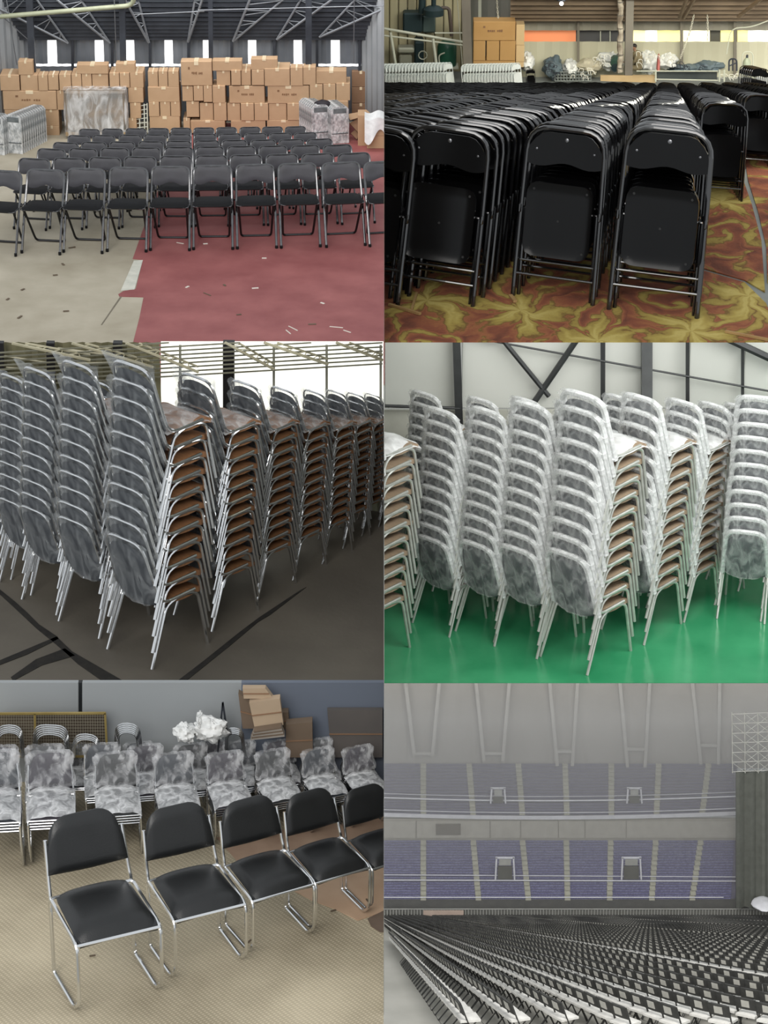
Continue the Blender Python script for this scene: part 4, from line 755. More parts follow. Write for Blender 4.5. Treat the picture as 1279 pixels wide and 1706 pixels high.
m_fl3 = pm('dark_slab', srgb(84, 79, 71), srgb(106, 100, 90), rough=.62, ns=1.3, det=9, lo=.3, hi=.72, bump=.12, bs=30, world=True)
poly_floor('floor', H3, [(-480, 1190), (700, 1190), (700, 800), (-480, 800)], m_fl3, clip=1)
m_joint = pm('open_joint', srgb(22, 20, 18), srgb(36, 33, 29), rough=.9, ns=20, world=True)
for i, pts in enumerate([((-60, 948), (0, 982), (25, 1002), (45, 1020), (65, 1040), (92, 1058), (120, 1085), (160, 1108), (205, 1134), (235, 1150), (200, 1152), (170, 1134), (130, 1106), (92, 1072), (60, 1046), (25, 1013), (0, 990), (-60, 955)), ((275, 1150), (340, 1100), (400, 1052), (432, 1028), (500, 983), (510, 978), (450, 1024), (430, 1036), (380, 1078), (330, 1118), (300, 1142), (292, 1150)), ((-20, 1108), (40, 1083), (95, 1060), (98, 1064), (45, 1090), (-20, 1115)), ((18, 1128), (60, 1098), (108, 1080), (125, 1092), (70, 1108), (22, 1134))]):
    poly_floor('floor_joint', H3, pts, m_joint, h=.004, t=.003, label=['jagged open crack', 'dark straight seam', 'thin shadowy crack', 'short broad crack'][i], clip=1)
# shell of hall 3
WB3 = H3.fl(320, 850); m_olive = pm('olive_cladding', srgb(112, 108, 82), srgb(134, 130, 100), rough=.6, ns=1.5, world=True); m_blk = pm('black_column', srgb(18, 16, 18), srgb(26, 24, 26), rough=.5)
def z3(y): return H3.wl(320, y, WB3).z
wb3 = struct('wall_back', MB().beam(H3.wl(-430, 845, WB3) + Vector((0, .05, 0)), H3.wl(600, 845, WB3) + Vector((0, .05, 0)), .03, .1), m_olive)
struct('wall_panel', corr(H3.wl(-430, 650, WB3), H3.wl(268, 650, WB3), H3.z, z3(569.6), .02, .09), m_olive, wb3)
struct('wall_panel', corr(H3.wl(268, 650, WB3), H3.wl(639, 650, WB3), H3.z, z3(716), .02, .09), pm('pale_olive_cladding', srgb(150, 150, 124), srgb(168, 168, 142), rough=.6, ns=1.5, world=True), wb3)
wn = struct('window_41', MB().prism([H3.wl(268, 569.6, WB3), H3.wl(268, 718, WB3), H3.wl(638.5, 718, WB3), H3.wl(638.5, 569.6, WB3)], (0, -1, 0), .01), pm('hazy_daylight_pane', srgb(255, 255, 244), emit=1.05))
for x in (300, 456, 544, 634): struct('window_frame', MB().beam(H3.wl(x, 575, WB3 + Vector((0, -.05, 0))), H3.wl(x, 720, WB3 + Vector((0, -.05, 0))), .018, .018), pm('grey_mullion', srgb(140, 140, 128), srgb(156, 156, 142), rough=.5), wn)
for x0, x1, wp in ((0, 4, 12), (84, 90, 13), (196, 200, 15), (381, 381, 19)): post(H3, x0, 569.6, x1, 845, H3.fl(320, 858), wp, m_blk)
RS3 = R(50); RN3 = Vector((0, -math.sin(RS3), -math.cos(RS3))); RP3 = H3.wl(320, 628, WB3) + Vector((0, -.1, 0))
m_tr3 = pm('beige_truss', srgb(170, 164, 138), srgb(188, 182, 156), rough=.5)
def r3(x, y, d=0.0): return H3.pl(x, y, RP3 + RN3 * d, RN3)
pu = []
for i in range(9):
    y0 = 632 - i * 7; parts = MB().beam(r3(-40, y0 + 14 if y0 + 14 < 640 else 640), r3(637, y0 - 26 + i * .5), .016, .02)
    ya, yb = y0 + 14, y0 - 26
    if yb < 571: xb = 637 - (571 - yb) / (ya - yb) * 677; b = (xb, 571)
    else: b = (637, yb)
    if ya < 571: continue
    single('purlin', MB().beam(r3(-40, ya), r3(*b), .008, .010), pm('grey_purlin', srgb(120, 118, 100), srgb(136, 134, 116), rough=.5), 'thin roof purlin over the bright window, %s from the lowest' % nth(i), 'purlin', 'roof purlins of the dim hall')
for i, (a, b) in enumerate((((456, 615), (375, 571)), ((546, 607), (440, 571)), ((637, 600), (560, 571)), ((150, 600), (20, 572)), ((255, 612), (120, 572)), ((330, 620), (210, 572)))):
    A = r3(*a, .04); Bq = r3(*b, .04); A2 = r3(a[0], a[1] - 9, .0); B2 = r3(b[0] + 22, b[1], .0)
    parts = [('chord', MB().tube([A, Bq], .011, 5).mesh('tr3', m_tr3)), ('chord', MB().tube([A2, B2], .008, 5).mesh('tr3', m_tr3))]
    for k in range(1, 8):
        t = k / 8; parts.append(('web', MB().tube([A.lerp(Bq, t), A2.lerp(B2, t + (.05 if k % 2 else -.05))], .004, 4).mesh('tr3w', m_tr3)))
    spawn('roof_truss', parts, Matrix.Identity(4), 'beige roof truss of the dim hall, %s in order from the window side' % nth(i), 'truss', 'beige roof trusses', clip=1)
for i, (a, b) in enumerate((((0, 592), (78, 604)), ((96, 580), (186, 592)), ((10, 612), (78, 618)), ((96, 606), (186, 604)), ((100, 594), (186, 578)))):
    single('wall_brace', MB().tube([H3.wl(*a, WB3 + Vector((0, -.06, 0))), H3.wl(*b, WB3 + Vector((0, -.06, 0)))], .008, 5), m_tr3, 'thin beige brace on the olive wall, %s from the dark corner' % nth(i), 'brace', 'thin wall braces')
# ------------------------------------------------------------------ hall 4
H4 = Room(978, 1125, 234)
st4 = [((978, 1125), 470, 138, 'front corner stack'), ((893, 1098), 426, 138, 'first stack left of the corner'), ((823, 1077), 395, 138, 'second stack left of the corner'), ((748, 1062), 380, 138, 'third stack left of the corner'),
       ((1072, 1075), 415, 138, 'second stack along the shiny aisle'), ((1140, 1037), 369, 138, 'third stack along the shiny aisle'), ((1190, 1008), 335, 138, 'fourth stack along the shiny aisle'), ((1230, 985), 310, 138, 'fifth stack along the shiny aisle'),
       ((604, 1118), 462, 138, 'stack cut by the party wall'), ((1272, 1040), 372, 164, 'lone square-on stack'), ((1345, 1045), 372, 164, 'edge stack beside the lone one'), ((958, 1030), 360, 138, 'second-rank stack behind the corner'), ((884, 1010), 345, 138, 'second-rank stack behind the first'), ((812, 1000), 335, 138, 'second-rank stack behind the second'), ((720, 985), 330, 138, 'second-rank stack behind the third'), ((1035, 1000), 340, 138, 'second-rank stack along the aisle')]
wmap = {'first stack left of the corner': 'first stack on the brace side', 'second stack left of the corner': 'second stack on the brace side', 'third stack left of the corner': 'third stack on the brace side'}
for f_, h_, yw, w_ in st4:
    chair_stack(H4, f_, 234 * h_ / 470.0, R(yw), 11, ST4, ST4T, wmap.get(w_, w_) + ' on green floor', 'wrapped stacking chairs on the green floor', -1, dyy=-.012 if yw == 138 else -.03)
def green_floor():
    m = pm('green_epoxy', srgb(48, 138, 92), srgb(74, 166, 116), rough=.16, ns=2.2, det=6, lo=.3, hi=.75, world=True, spec=.5, rvar=.07)
    return m
poly_floor('floor', H4, [(610, 1137.5), (1750, 1137.5), (1750, 850), (610, 850)], green_floor(), t=.004, clip=-1)
WB4 = H4.fl(960, 905); m_w4 = pm('white_wall_panel', srgb(206, 208, 200), srgb(218, 220, 212), rough=.6, ns=.8, world=True); m_post4 = pm('charcoal_post', srgb(46, 48, 48), srgb(60, 62, 62), rough=.5)
def z4(y): return H4.wl(960, y, WB4).z
wb4 = struct('wall_back', MB().beam(H4.wl(641, 900, WB4) + Vector((0, .08, 0)), H4.wl(1740, 900, WB4) + Vector((0, .08, 0)), .05, .1), m_post4)
edges = [639.6, 768, 1003, 1077, 1145, 1236, 1750]
for a, b in zip(edges, edges[1:]):
    A = H4.wl(a, 640, WB4); B = H4.wl(b, 640, WB4); struct('wall_panel', MB().box(((A.x + B.x) / 2, A.y, (z4(480) + z4(679)) / 2), (B.x - A.x - .01, .03, z4(480) - z4(679)), .004), m_w4, wb4)
A = H4.wl(639.6, 640, WB4); B = H4.wl(1750, 640, WB4); struct('wall_panel', MB().box(((A.x + B.x) / 2, A.y + .0, (z4(682) + H4.z) / 2), (B.x - A.x, .03, z4(682) - H4.z)), pm('cream_low_wall', srgb(190, 190, 178), srgb(202, 202, 190), rough=.6, world=True), wb4)
for x0, x1, wp in ((758, 771, 13), (1004, 1004, 7.5), (1077, 1077, 18), (1145, 1145, 6), (1237, 1236, 5)): post(H4, x0, 500, x1, 900, WB4, wp, m_post4 if wp != 18 else pm('grey_post', srgb(90, 92, 92), srgb(104, 106, 106), rough=.5), dy=-.08)
for i, (a, b, r_, lab) in enumerate((((828, 555), (914, 660), .02, 'dark cross brace falling towards the lone stack'), ((968, 555), (876, 690), .024, 'thicker dark cross brace leaning the other way'), ((641, 676), (766, 680), .012, 'horizontal grey rail at the foot of the white wall'), ((790, 563), (1300, 655), .008, 'thin dark cable sagging across the white wall'))):
    single('wall_brace', MB().tube([H4.wl(*a, WB4 + Vector((0, -.1, 0))), H4.wl(*b, WB4 + Vector((0, -.1, 0)))], r_, 6), m_post4, lab, 'brace')
single('roof_truss', MB().tube([H4.wl(1160, 540, WB4 + Vector((0, -.12, 0))), H4.wl(1300, 605, WB4 + Vector((0, -.12, 0)))], .03, 6), m_post4, 'dark roof beam end above the far wall posts', 'beam')
struct('wall_partition', MB().box((0, (H3.fl(640, 1137).y + WB4.y) / 2, H4.z + 1.2), (.0015, WB4.y - H3.fl(640, 1137).y, 2.6)), pm('grey_party_wall', srgb(130, 130, 124), srgb(140, 140, 134), rough=.8))

lp = H4.wl(1000, 560, H4.fl(960, 1130)); area_lamp('hall_fill_light', (3.0, lp.y - .5, lp.z + 1.2), (1.5, WB4.y, H4.z + 1.5), 4.5, 175, (1, 1, .98), 1.2)  # added area light above the view, brightens the white wall and stacks

# ================================================================== HALL 5: sled-base leather chairs, wrapped stacks behind
H5 = Room(125, 1683, 352)
m_leather = pm('black_leather', srgb(26, 27, 28), srgb(33, 34, 35), rough=.36, ns=5, bump=.10, bs=160, spec=.6)
def sled_parts(detail=True, wrap=None, pad=None):
    n = 8 if detail else 6; pad = pad or m_leather; P = []
    for s in (-1, 1):
        x = s * .214
        P.append(('side_frame', MB().tube(fillet([(x, .205, .012), (x, -.13, .012), (x, -.215, .10), (x, -.225, .435), (x, .20, .455)], [.03, .04, .05, .06, .03], 4, True), .0105, n, closed=True).mesh('sled_side', CHROME)))
        P.append(('back_post', MB().tube(fillet([(x * .985, .197, .38), (x * .985, .205, .47), (x * .97, .225, .52), (x * .93, .28, .74)], .04), .0105, n).mesh('sled_post', CHROME)))
    P.append(('crossbar', MB().tube([(-.214, -.218, .425), (.214, -.218, .425)], .009, n).mesh('sled_bar', CHROME)))
    P.append(('crossbar', MB().tube([(-.214, .198, .452), (.214, .198, .452)], .009, n).mesh('sled_bar', CHROME)))
    g = 14 if detail else 8
    def sp(u, v, s):
        x = 2 * u - 1; y = 2 * v - 1; k = (1 - abs(x) ** 4) ** .5 * (1 - abs(y) ** 4) ** .5
        w = .200 - .010 * y
        return (x * w * (1 - .05 * max(0, abs(y) - .8) / .2), y * .215 - .01, .448 + .01 * v + (.046 * k + .016 * (1 - x * x) * (1 - y * y * .5) - .035 * max(0, -y - .55) ** 2 / .2 if s > 0 else -.006 * k - .02 * max(0, -y - .8) / .2))
    P.append(('seat', MB().shell(g, g, lambda u, v: sp(u, v, 1), lambda u, v: sp(u, v, -1)).mesh('sled_seat', pad)))
    def bz(u):
        q = max(0, abs(2 * u - 1) - .40) / .60; return .84 - .15 * (1 - math.sqrt(max(0, 1 - q * q)))
    def bp(u, v, s):
        x = 2 * u - 1; k = (1 - abs(x) ** 6) ** .4 * (1 - abs(2 * v - 1) ** 6) ** .4; lo = .565 - .008 * math.cos(x * 2)
        z = lo + (bz(u) - lo) * v
        return (x * (.208 - .010 * v), .225 + .26 * (z - .55) + .010 * (1 - x * x) + s * (.024 * k + .004), z)
    P.append(('backrest', MB().shell(g, 10 if detail else 6, lambda u, v: bp(u, v, -1), lambda u, v: bp(u, v, 1)).mesh('sled_back', pad)))
    if wrap:
        def wp(u, v, s):
            x = 2 * u - 1; z = .535 + .325 * v; r = .007 * math.sin(13 * x + 8 * v) + .006 * math.sin(21 * v - 9 * x)
            return (x * (.23 - .010 * v + .010 * math.sin(9 * v)), .225 + .26 * (z - .55) + .012 * (1 - x * x) + s * (.034 * (1 - abs(x) ** 8) ** .5 * (1 if v < .97 else .4) + .006 + r), z - .05 * max(0, abs(x) - .8) ** 2 / .04 * (v > .95) + 0)
        P.append(('back_cover', MB().shell(14, 9, lambda u, v: wp(u, v, -1), lambda u, v: wp(u, v, 1)).mesh('sled_wrap', wrap), 'crumpled clear plastic over the backrest'))
        P.append(('seat_cover', MB().sheet(10, 9, lambda u, v: ((u - .5) * .455, (v - .5) * .47 - .02, .535 - .05 * (2 * abs(u - .5)) ** 4 - .05 * max(0, 1 - v * 3) ** 2 + .006 * math.sin(17 * u + 9 * v))).mesh('sled_seatwrap', m_wrap5s), 'crumpled clear plastic over the seat'))
    return P
SLED = sled_parts(True)
fc5 = [((125, 1683), 338, 24, 'nearest black leather sled chair, largest in the row, on ribbed carpet'), ((285, 1629), 294, 25, 'second black leather sled chair in the open row'), ((413, 1586), 262, 28, 'third black leather sled chair, middle of the open row'), ((517, 1548), 236, 29, 'fourth black leather sled chair, standing by the tan patch'), ((611, 1517), 212, 30, 'last black leather sled chair in the row, partly cut off')]
def sled_at(room, foot, ppm, yaw):
    P = room.fl(*foot); s = room.sc(P, ppm); return P - Matrix.Rotation(yaw, 3, 'Z') @ Vector((-.214, -.13, 0)) * s, s
for f_, ppm, yw, lab in fc5:
    P, s = sled_at(H5, f_, ppm, R(yw)); spawn('sled_chair', SLED, H5.mat(P, R(yw), s), lab, 'chair', 'black leather sled chairs in the open row', clip=1)
m_wrap5 = pm('crumpled_plastic', (.80, .81, .83), (.93, .93, .95), rough=.26, ns=9, bump=.8, bs=22, alpha=(.10, .55, 9.0, .44, .70), stretch=(1, 1, .5))
m_wrap5s = pm('draped_plastic', (.80, .81, .82), (.92, .92, .93), rough=.3, ns=9, bump=.6, bs=26, alpha=(.35, .85, 9.0))
m_fab5 = [pm('slate_fabric', srgb(40, 46, 54), srgb(48, 54, 62), rough=.6), pm('plum_fabric', srgb(48, 44, 54), srgb(56, 52, 62), rough=.6), pm('dark_fabric', srgb(44, 46, 48), srgb(52, 54, 56), rough=.6)]
WR = [sled_parts(False, m_wrap5, m) for m in m_fab5]; BARE = [sled_parts(False, None, m) for m in m_fab5]
def wrapped_stack(foot, ppm, yw, n, where, idx, group):
    P, s = sled_at(H5, foot, ppm, R(yw)); rot = Matrix.Rotation(R(yw), 3, 'Z')
    for k in range(n):
        M = H5.mat(P + rot @ Vector((0, -.035 * (k - n + 1), 0)) * s + Vector((0, 0, .05 * k * s)), R(yw), s)
        spawn('stacked_sled_chair', (WR if k == n - 1 else BARE)[idx % 3], M, '%s sled chair, %s up in the %s' % ('plastic-wrapped' if k == n - 1 else 'bare-framed', nth(k), where), 'chair', group, clip=1)
r5a = [((-42, 1446), 188, 6), ((52, 1436), 178, 6), ((166, 1424), 165, 8), ((268, 1413), 154, 11), ((358, 1402), 145, 14), ((443, 1391), 138, 18), ((522, 1381), 131, 21), ((590, 1372), 126, 22)]
for i, (f_, p_, y_) in enumerate(r5a): wrapped_stack((f_[0], f_[1] + 13), p_, y_, 4, '%s front-rank stack from the mesh panel' % nth(i), i, 'wrapped sled chairs, front rank')
r5b = [((-30, 1392), 150, 5), ((48, 1386), 146, 5), ((146, 1378), 140, 7), ((222, 1374), 134, 9), ((300, 1366), 128, 11), ((384, 1358), 124, 13), ((452, 1352), 120, 15), ((520, 1348), 118, 18)]
for i, (f_, p_, y_) in enumerate(r5b): wrapped_stack((f_[0], f_[1] + 10), p_, y_, 3, '%s middle-rank stack from the mesh panel' % nth(i), i + 1, 'wrapped sled chairs, middle rank')
r5c = [((100, 1350), 118, 5), ((212, 1345), 114, 8), ((340, 1338), 110, 10), ((400, 1332), 108, 12), ((450, 1330), 108, 14)]
for i, (f_, p_, y_) in enumerate(r5c): wrapped_stack((f_[0], f_[1] + 8), p_, y_, 2, '%s rear-rank stack from the mesh panel' % nth(i), i + 2, 'wrapped sled chairs, rear rank')
def rib_floor():
    m = bpy.data.materials.new('ribbed_carpet'); m.use_nodes = True; nt = m.node_tree; p = nt.nodes['Principled BSDF']; L = nt.links.new
    g = nd(nt, 'ShaderNodeNewGeometry'); mp = nd(nt, 'ShaderNodeMapping'); mp.inputs['Rotation'].default_value = (0, 0, R(-38)); L(g.outputs['Position'], mp.inputs[0])
    w = nd(nt, 'ShaderNodeTexWave', i_Scale=14.0, i_Distortion=.6); w.bands_direction = 'X'; L(mp.outputs[0], w.inputs['Vector'])
    w2 = nd(nt, 'ShaderNodeTexWave', i_Scale=20.0, i_Distortion=1.0); w2.bands_direction = 'Y'; L(mp.outputs[0], w2.inputs['Vector'])
    ml = nd(nt, 'ShaderNodeMath', operation='MULTIPLY'); L(w.outputs['Fac'], ml.inputs[0]); L(w2.outputs['Fac'], ml.inputs[1])
    n = nd(nt, 'ShaderNodeTexNoise', i_Scale=1.6, i_Detail=7.0); L(g.outputs['Position'], n.inputs['Vector'])
    ad = nd(nt, 'ShaderNodeMath', operation='MULTIPLY_ADD'); L(ml.outputs[0], ad.inputs[0]); ad.inputs[1].default_value = .3; L(n.outputs['Fac'], ad.inputs[2])
    r = nd(nt, 'ShaderNodeValToRGB'); r.color_ramp.elements[0].position = .35; r.color_ramp.elements[1].position = .85; r.color_ramp.elements[0].color = c4(srgb(160, 148, 124)); r.color_ramp.elements[1].color = c4(srgb(222, 208, 180))
    L(ad.outputs[0], r.inputs[0]); L(r.outputs[0], p.inputs['Base Color']); p.inputs['Roughness'].default_value = .9
    b = nd(nt, 'ShaderNodeBump', i_Strength=.35, i_Distance=.006); L(ml.outputs[0], b.inputs['Height']); L(b.outputs[0], p.inputs['Normal']); return m
poly_floor('floor', H5, [(-520, 1760), (700, 1760), (700, 1240), (-520, 1240)], rib_floor(), clip=1)
poly_floor('floor_patch', H5, [(486, 1482), (520, 1462), (700, 1400), (700, 1512), (640, 1518), (596, 1533), (560, 1515), (520, 1500)], pm('tan_patch', srgb(206, 172, 142), srgb(220, 188, 158), rough=.7, ns=5, world=True), h=.004, t=.003, clip=1, label='pale tan torn floor covering')
poly_floor('floor_stain', H5, [(612, 1530), (645, 1514), (700, 1520), (700, 1556), (632, 1552), (618, 1543)], pm('dark_stain', srgb(112, 96, 84), srgb(130, 112, 98), rough=.8, ns=8, world=True), h=.005, t=.003, clip=1, label='dark bare floor patch')
poly_floor('floor_patch', H5, [(360, 1395), (640, 1362), (700, 1360), (700, 1398), (470, 1450), (400, 1440)], pm('pinkish_boards', srgb(176, 146, 124), srgb(194, 164, 140), rough=.7, ns=5, world=True), h=.003, t=.002, clip=1, label='pinkish worn floor strip')
# shell
WB5 = H5.fl(320, 1318); m_w5 = pm('grey_plaster', srgb(150, 154, 156), srgb(160, 164, 166), rough=.7, ns=.6, world=True); m_w5b = pm('blue_grey_plaster', srgb(100, 108, 122), srgb(112, 120, 134), rough=.7, ns=.6, world=True)
def wall5(x0, x1, mat, dy=0.0, name='wall_back'):
    Q = WB5 + Vector((0, dy, 0)); return struct(name, MB().prism([H5.wl(x0, 1137.4, Q), H5.wl(x0, 1330, Q), H5.wl(x1, 1330, Q), H5.wl(x1, 1137.4, Q)], (0, -1, 0), .03), mat, clip=1)
wall5(-500, 130, m_w5, .1); wall5(137, 402, m_w5); wall5(402, 639.5, m_w5b); wall5(126, 140, pm('dark_gap', srgb(52, 54, 56), srgb(60, 62, 64), rough=.9), .2)
def k5(x, y, dy=0.0): return H5.wl(x, y, WB5 + Vector((0, dy - .12, 0)))
m5 = depth(WB5) / F; m_gold = pm('brass_paint', srgb(150, 130, 74), srgb(168, 148, 92), rough=.5, metal=.3); m_wire = pm('dull_wire', srgb(128, 122, 104), srgb(142, 136, 118), rough=.5)
mp_ = []
for a, b in (((-20, 1189), (176, 1188)), ((58, 1189), (60, 1262)), ((175, 1188), (179, 1262)), ((-20, 1260), (178, 1260))): mp_.append(('frame_bar', MB().beam(k5(*a), k5(*b), 3.4 * m5, 3.4 * m5, (0, 1, 0)).mesh('mesh_bar', m_gold, False)))
for k in range(48): mp_.append(('wire', MB().tube([k5(-18 + k * 4.1, 1190), k5(-17 + k * 4.1, 1260)], .35 * m5, 4).mesh('mesh_w', m_wire)))
for k in range(14): mp_.append(('wire', MB().tube([k5(-18, 1193 + k * 5), k5(177, 1193 + k * 5)], .35 * m5, 4).mesh('mesh_w', m_wire)))
mp_.append(('backing', MB().prism([k5(-20, 1190, .05), k5(-20, 1260, .05), k5(174, 1260, .05), k5(174, 1190, .05)], (0, -1, 0), .01).mesh('mesh_back', pm('brown_backing', srgb(74, 64, 54), srgb(96, 84, 70), rough=.8, ns=4), False)))
spawn('mesh_panel', mp_, Matrix.Identity(4), 'brass-framed wire mesh panel leaning on the grey wall', 'mesh panel')
for i, (x0, x1, y0, n, w_) in enumerate(((-8, 36, 1208, 5, 'at the outer edge before the mesh panel'), (54, 112, 1207, 6, 'with slanting rails before the mesh panel'), (120, 164, 1222, 4, 'low and rusty beside the mesh panel end'), (190, 232, 1204, 6, 'standing free before the bare wall'), (374, 404, 1212, 4, 'beside the white bags'))):
    parts = []
    for k in range(n):
        o = k * 3.2; parts.append(('frame', MB().tube(fillet([k5(x0 + o * .5, 1262, -.05 - k * .01), k5(x0 + 3 + o * .3, y0 + o, -.05 - k * .01), k5(x1 - o * .3, y0 + o + (2 if i else 0), -.05 - k * .01), k5(x1 + 6 - o * .5, 1262, -.05 - k * .01)], .06), 1.05 * m5, 6).mesh('bare_frame', CHROME)))
    spawn('frame_stack', parts, Matrix.Identity(4), 'stack of bare chrome chair frames %s' % w_, 'chair frames')
m_wbag = pm('white_bag', (.72, .73, .72), (.9, .9, .88), rough=.4, ns=10, bump=.8, bs=16)
for i, (x0, y0, x1, y1, lab) in enumerate(((290, 1206, 324, 1234, 'smaller crumpled white plastic bag beside the larger one'), (322, 1196, 380, 1232, 'larger crumpled white plastic bag on the stacks'), (327, 1191, 337, 1206, 'twisted tip of a white plastic bag'))):
    a = k5(x0, y1, -.1); b = k5(x1, y0, -.1); single('plastic_bag', MB().crumple((0, 0, 0), (abs(b.x - a.x) / 2, .07, abs(b.z - a.z) / 2), 36, 5 + i, .45, 1.8), m_wbag, lab, 'bag', M=Matrix.Translation((a + b) / 2))
single('plank', MB().beam(k5(371, 1170, .02), k5(384, 1262, .02), 3 * m5, 3 * m5), m_dark, 'dark narrow plank leaning against the grey wall', 'plank'); single('plank', MB().beam(k5(371, 1170, .02), k5(362, 1262, .02), 3 * m5, 3 * m5), m_dark, 'second dark plank meeting the first at its top', 'plank')
def tilt_box(pts, dep, mat, label, dy=0.0):
    poly = [k5(x, y, dy) for x, y in pts]; c = sum(poly, Vector()) / 4; parts = [('body', MB().prism([p - c for p in poly], (0, -1, 0), dep).mesh('tilt_body', mat, False))]
    e0 = (poly[0] + poly[3]) / 2 - c; e1 = (poly[1] + poly[2]) / 2 - c; parts.append(('flap_seam', MB().beam(e0 + Vector((0, -.003, 0)), e1 + Vector((0, -.003, 0)), .004, .006).mesh('tilt_seam', CARTON_D, False)))
    spawn('carton', parts, Matrix.Translation(c), label, 'carton')
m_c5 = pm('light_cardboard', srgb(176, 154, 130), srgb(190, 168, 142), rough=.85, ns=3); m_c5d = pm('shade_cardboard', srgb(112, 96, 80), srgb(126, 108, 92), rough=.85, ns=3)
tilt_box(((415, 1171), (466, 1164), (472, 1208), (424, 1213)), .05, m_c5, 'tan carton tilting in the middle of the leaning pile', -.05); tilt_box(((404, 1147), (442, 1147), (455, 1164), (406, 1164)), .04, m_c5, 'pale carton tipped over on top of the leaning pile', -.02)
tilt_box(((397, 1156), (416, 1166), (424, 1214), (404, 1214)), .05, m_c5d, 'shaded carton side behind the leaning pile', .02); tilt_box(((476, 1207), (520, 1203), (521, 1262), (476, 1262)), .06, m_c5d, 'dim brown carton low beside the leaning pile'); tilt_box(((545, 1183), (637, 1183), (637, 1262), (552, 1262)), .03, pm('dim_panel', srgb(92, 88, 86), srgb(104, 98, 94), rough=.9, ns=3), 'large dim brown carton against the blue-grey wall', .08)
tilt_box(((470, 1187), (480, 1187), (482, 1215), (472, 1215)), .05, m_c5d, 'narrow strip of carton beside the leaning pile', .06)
for k in range(6): single('cardboard_sheet', MB().beam(k5(418 + k, 1228 - k * 2.4, -.08), k5(474 - k, 1222 - k * 2.6, -.08), .05, .010), m_c5d if k % 2 else pm('grey_card', srgb(150, 142, 132), srgb(164, 156, 146), rough=.8), 'flattened cardboard sheet under the leaning cartons, %s from the bottom' % nth(k), 'cardboard', 'flattened cardboard sheets')
struct('wall_partition', MB().box((0, (H5.fl(640, 1690).y + WB5.y) / 2, H5.z + .55), (.0015, WB5.y - H5.fl(640, 1690).y, 1.1)), MATS['grey_party_wall'])
for i, (x, y, l, a) in enumerate([(154, 1592, .03, .3), (415, 1568, .03, 1), (555, 1517, .03, .5), (612, 1500, .03, 2), (480, 1420, .03, .2)]):
    P = H5.fl(x, y, .008); d = Vector((math.cos(a), math.sin(a), 0)); single('litter_scrap', MB().beam(P - d * l / 2, P + d * l / 2, .008, .004), m_litd, 'tiny dark scrap on the ribbed carpet, %s of five' % nth(i), 'litter', 'scraps on the ribbed carpet', clip=1)

# ================================================================== HALL 6: arena floor with rows of chairs, hazy blue stands behind
H6 = Room(960, 1690, 85, tilt=-15)
m_fb = pm('hazed_black_fabric', srgb(52, 52, 50), srgb(64, 64, 62), rough=.7, ns=6); m_fp = pm('white_seat_pad', srgb(206, 204, 198), srgb(222, 220, 214), rough=.8, ns=6); m_ft = pm('dark_tube', srgb(52, 52, 50), srgb(62, 62, 60), rough=.5, metal=.3); m_fl_ = pm('pale_label', srgb(178, 176, 168), srgb(190, 188, 180), rough=.7)  # chair black is lightened, putting some haze into the fabric colour
def arena_chair_parts():
    P = []
    P.append(('frame', MB().tube(fillet([(-.215, -.22, 0), (-.205, .02, .47), (-.2, .16, .84), (.2, .16, .84), (.205, .02, .47), (.215, -.22, 0)], [0, .05, .05, .05, .05, 0], 2), .016, 5).mesh('arena_frame', m_ft)))
    P.append(('rear_leg_frame', MB().tube([(-.19, -.15, .45), (-.19, .24, 0), (.19, .24, 0), (.19, -.15, .45)], .015, 5).mesh('arena_rear', m_ft)))
    P.append(('backrest', MB().shell(6, 3, lambda u, v: ((u - .5) * .44, .085 + .09 * v - .02 * math.sin(math.pi * u) * -1 - .016, .60 + .25 * v), lambda u, v: ((u - .5) * .44, .085 + .09 * v + .02 * math.sin(math.pi * u) + .012, .60 + .25 * v)).mesh('arena_back', m_fb), None,
              [('label', MB().shell(2, 2, lambda u, v: ((u - .5) * .17, .152 + .05 * v, .66 + .15 * v), lambda u, v: ((u - .5) * .17, .128 + .05 * v, .66 + .15 * v)).mesh('arena_label', m_fl_))]))
    P.append(('seat_pad', MB().shell(5, 5, lambda u, v: ((u - .5) * .42, (v - .5) * .4 - .04, .50 + .03 * math.sin(math.pi * u) ** .5 * math.sin(math.pi * v) ** .5), lambda u, v: ((u - .5) * .42, (v - .5) * .4 - .04, .455)).mesh('arena_pad', m_fp)))
    return P
ARC = arena_chair_parts(); FL6, YH6 = 600.0, 1506.0; HC6 = 3.0
a6 = R(31); d1 = Vector((-math.sin(a6), math.cos(a6))); d2 = Vector((math.cos(a6), math.sin(a6))); P06 = Vector((-.3, 9.7)); c6 = []
for j in range(-26, 130):
    for i in range(-80, 170):
        p = P06 + d1 * (i * .5) + d2 * (j * .92)
        if p.y < 7 or p.y > 72: continue
        px = 960 + FL6 * p.x / p.y; py = YH6 + FL6 * HC6 / p.y
        if px < 636 or px > 1300 or py > 1745: continue
        if px < 636 + (py - 1530) * .36: continue
        if j % 12 == 7: continue
        c6.append((p.y, i, j, px, py))
c6.sort(); mass = MB(); n6 = 0
jset = sorted(set(c[2] for c in c6)); cnt = {}
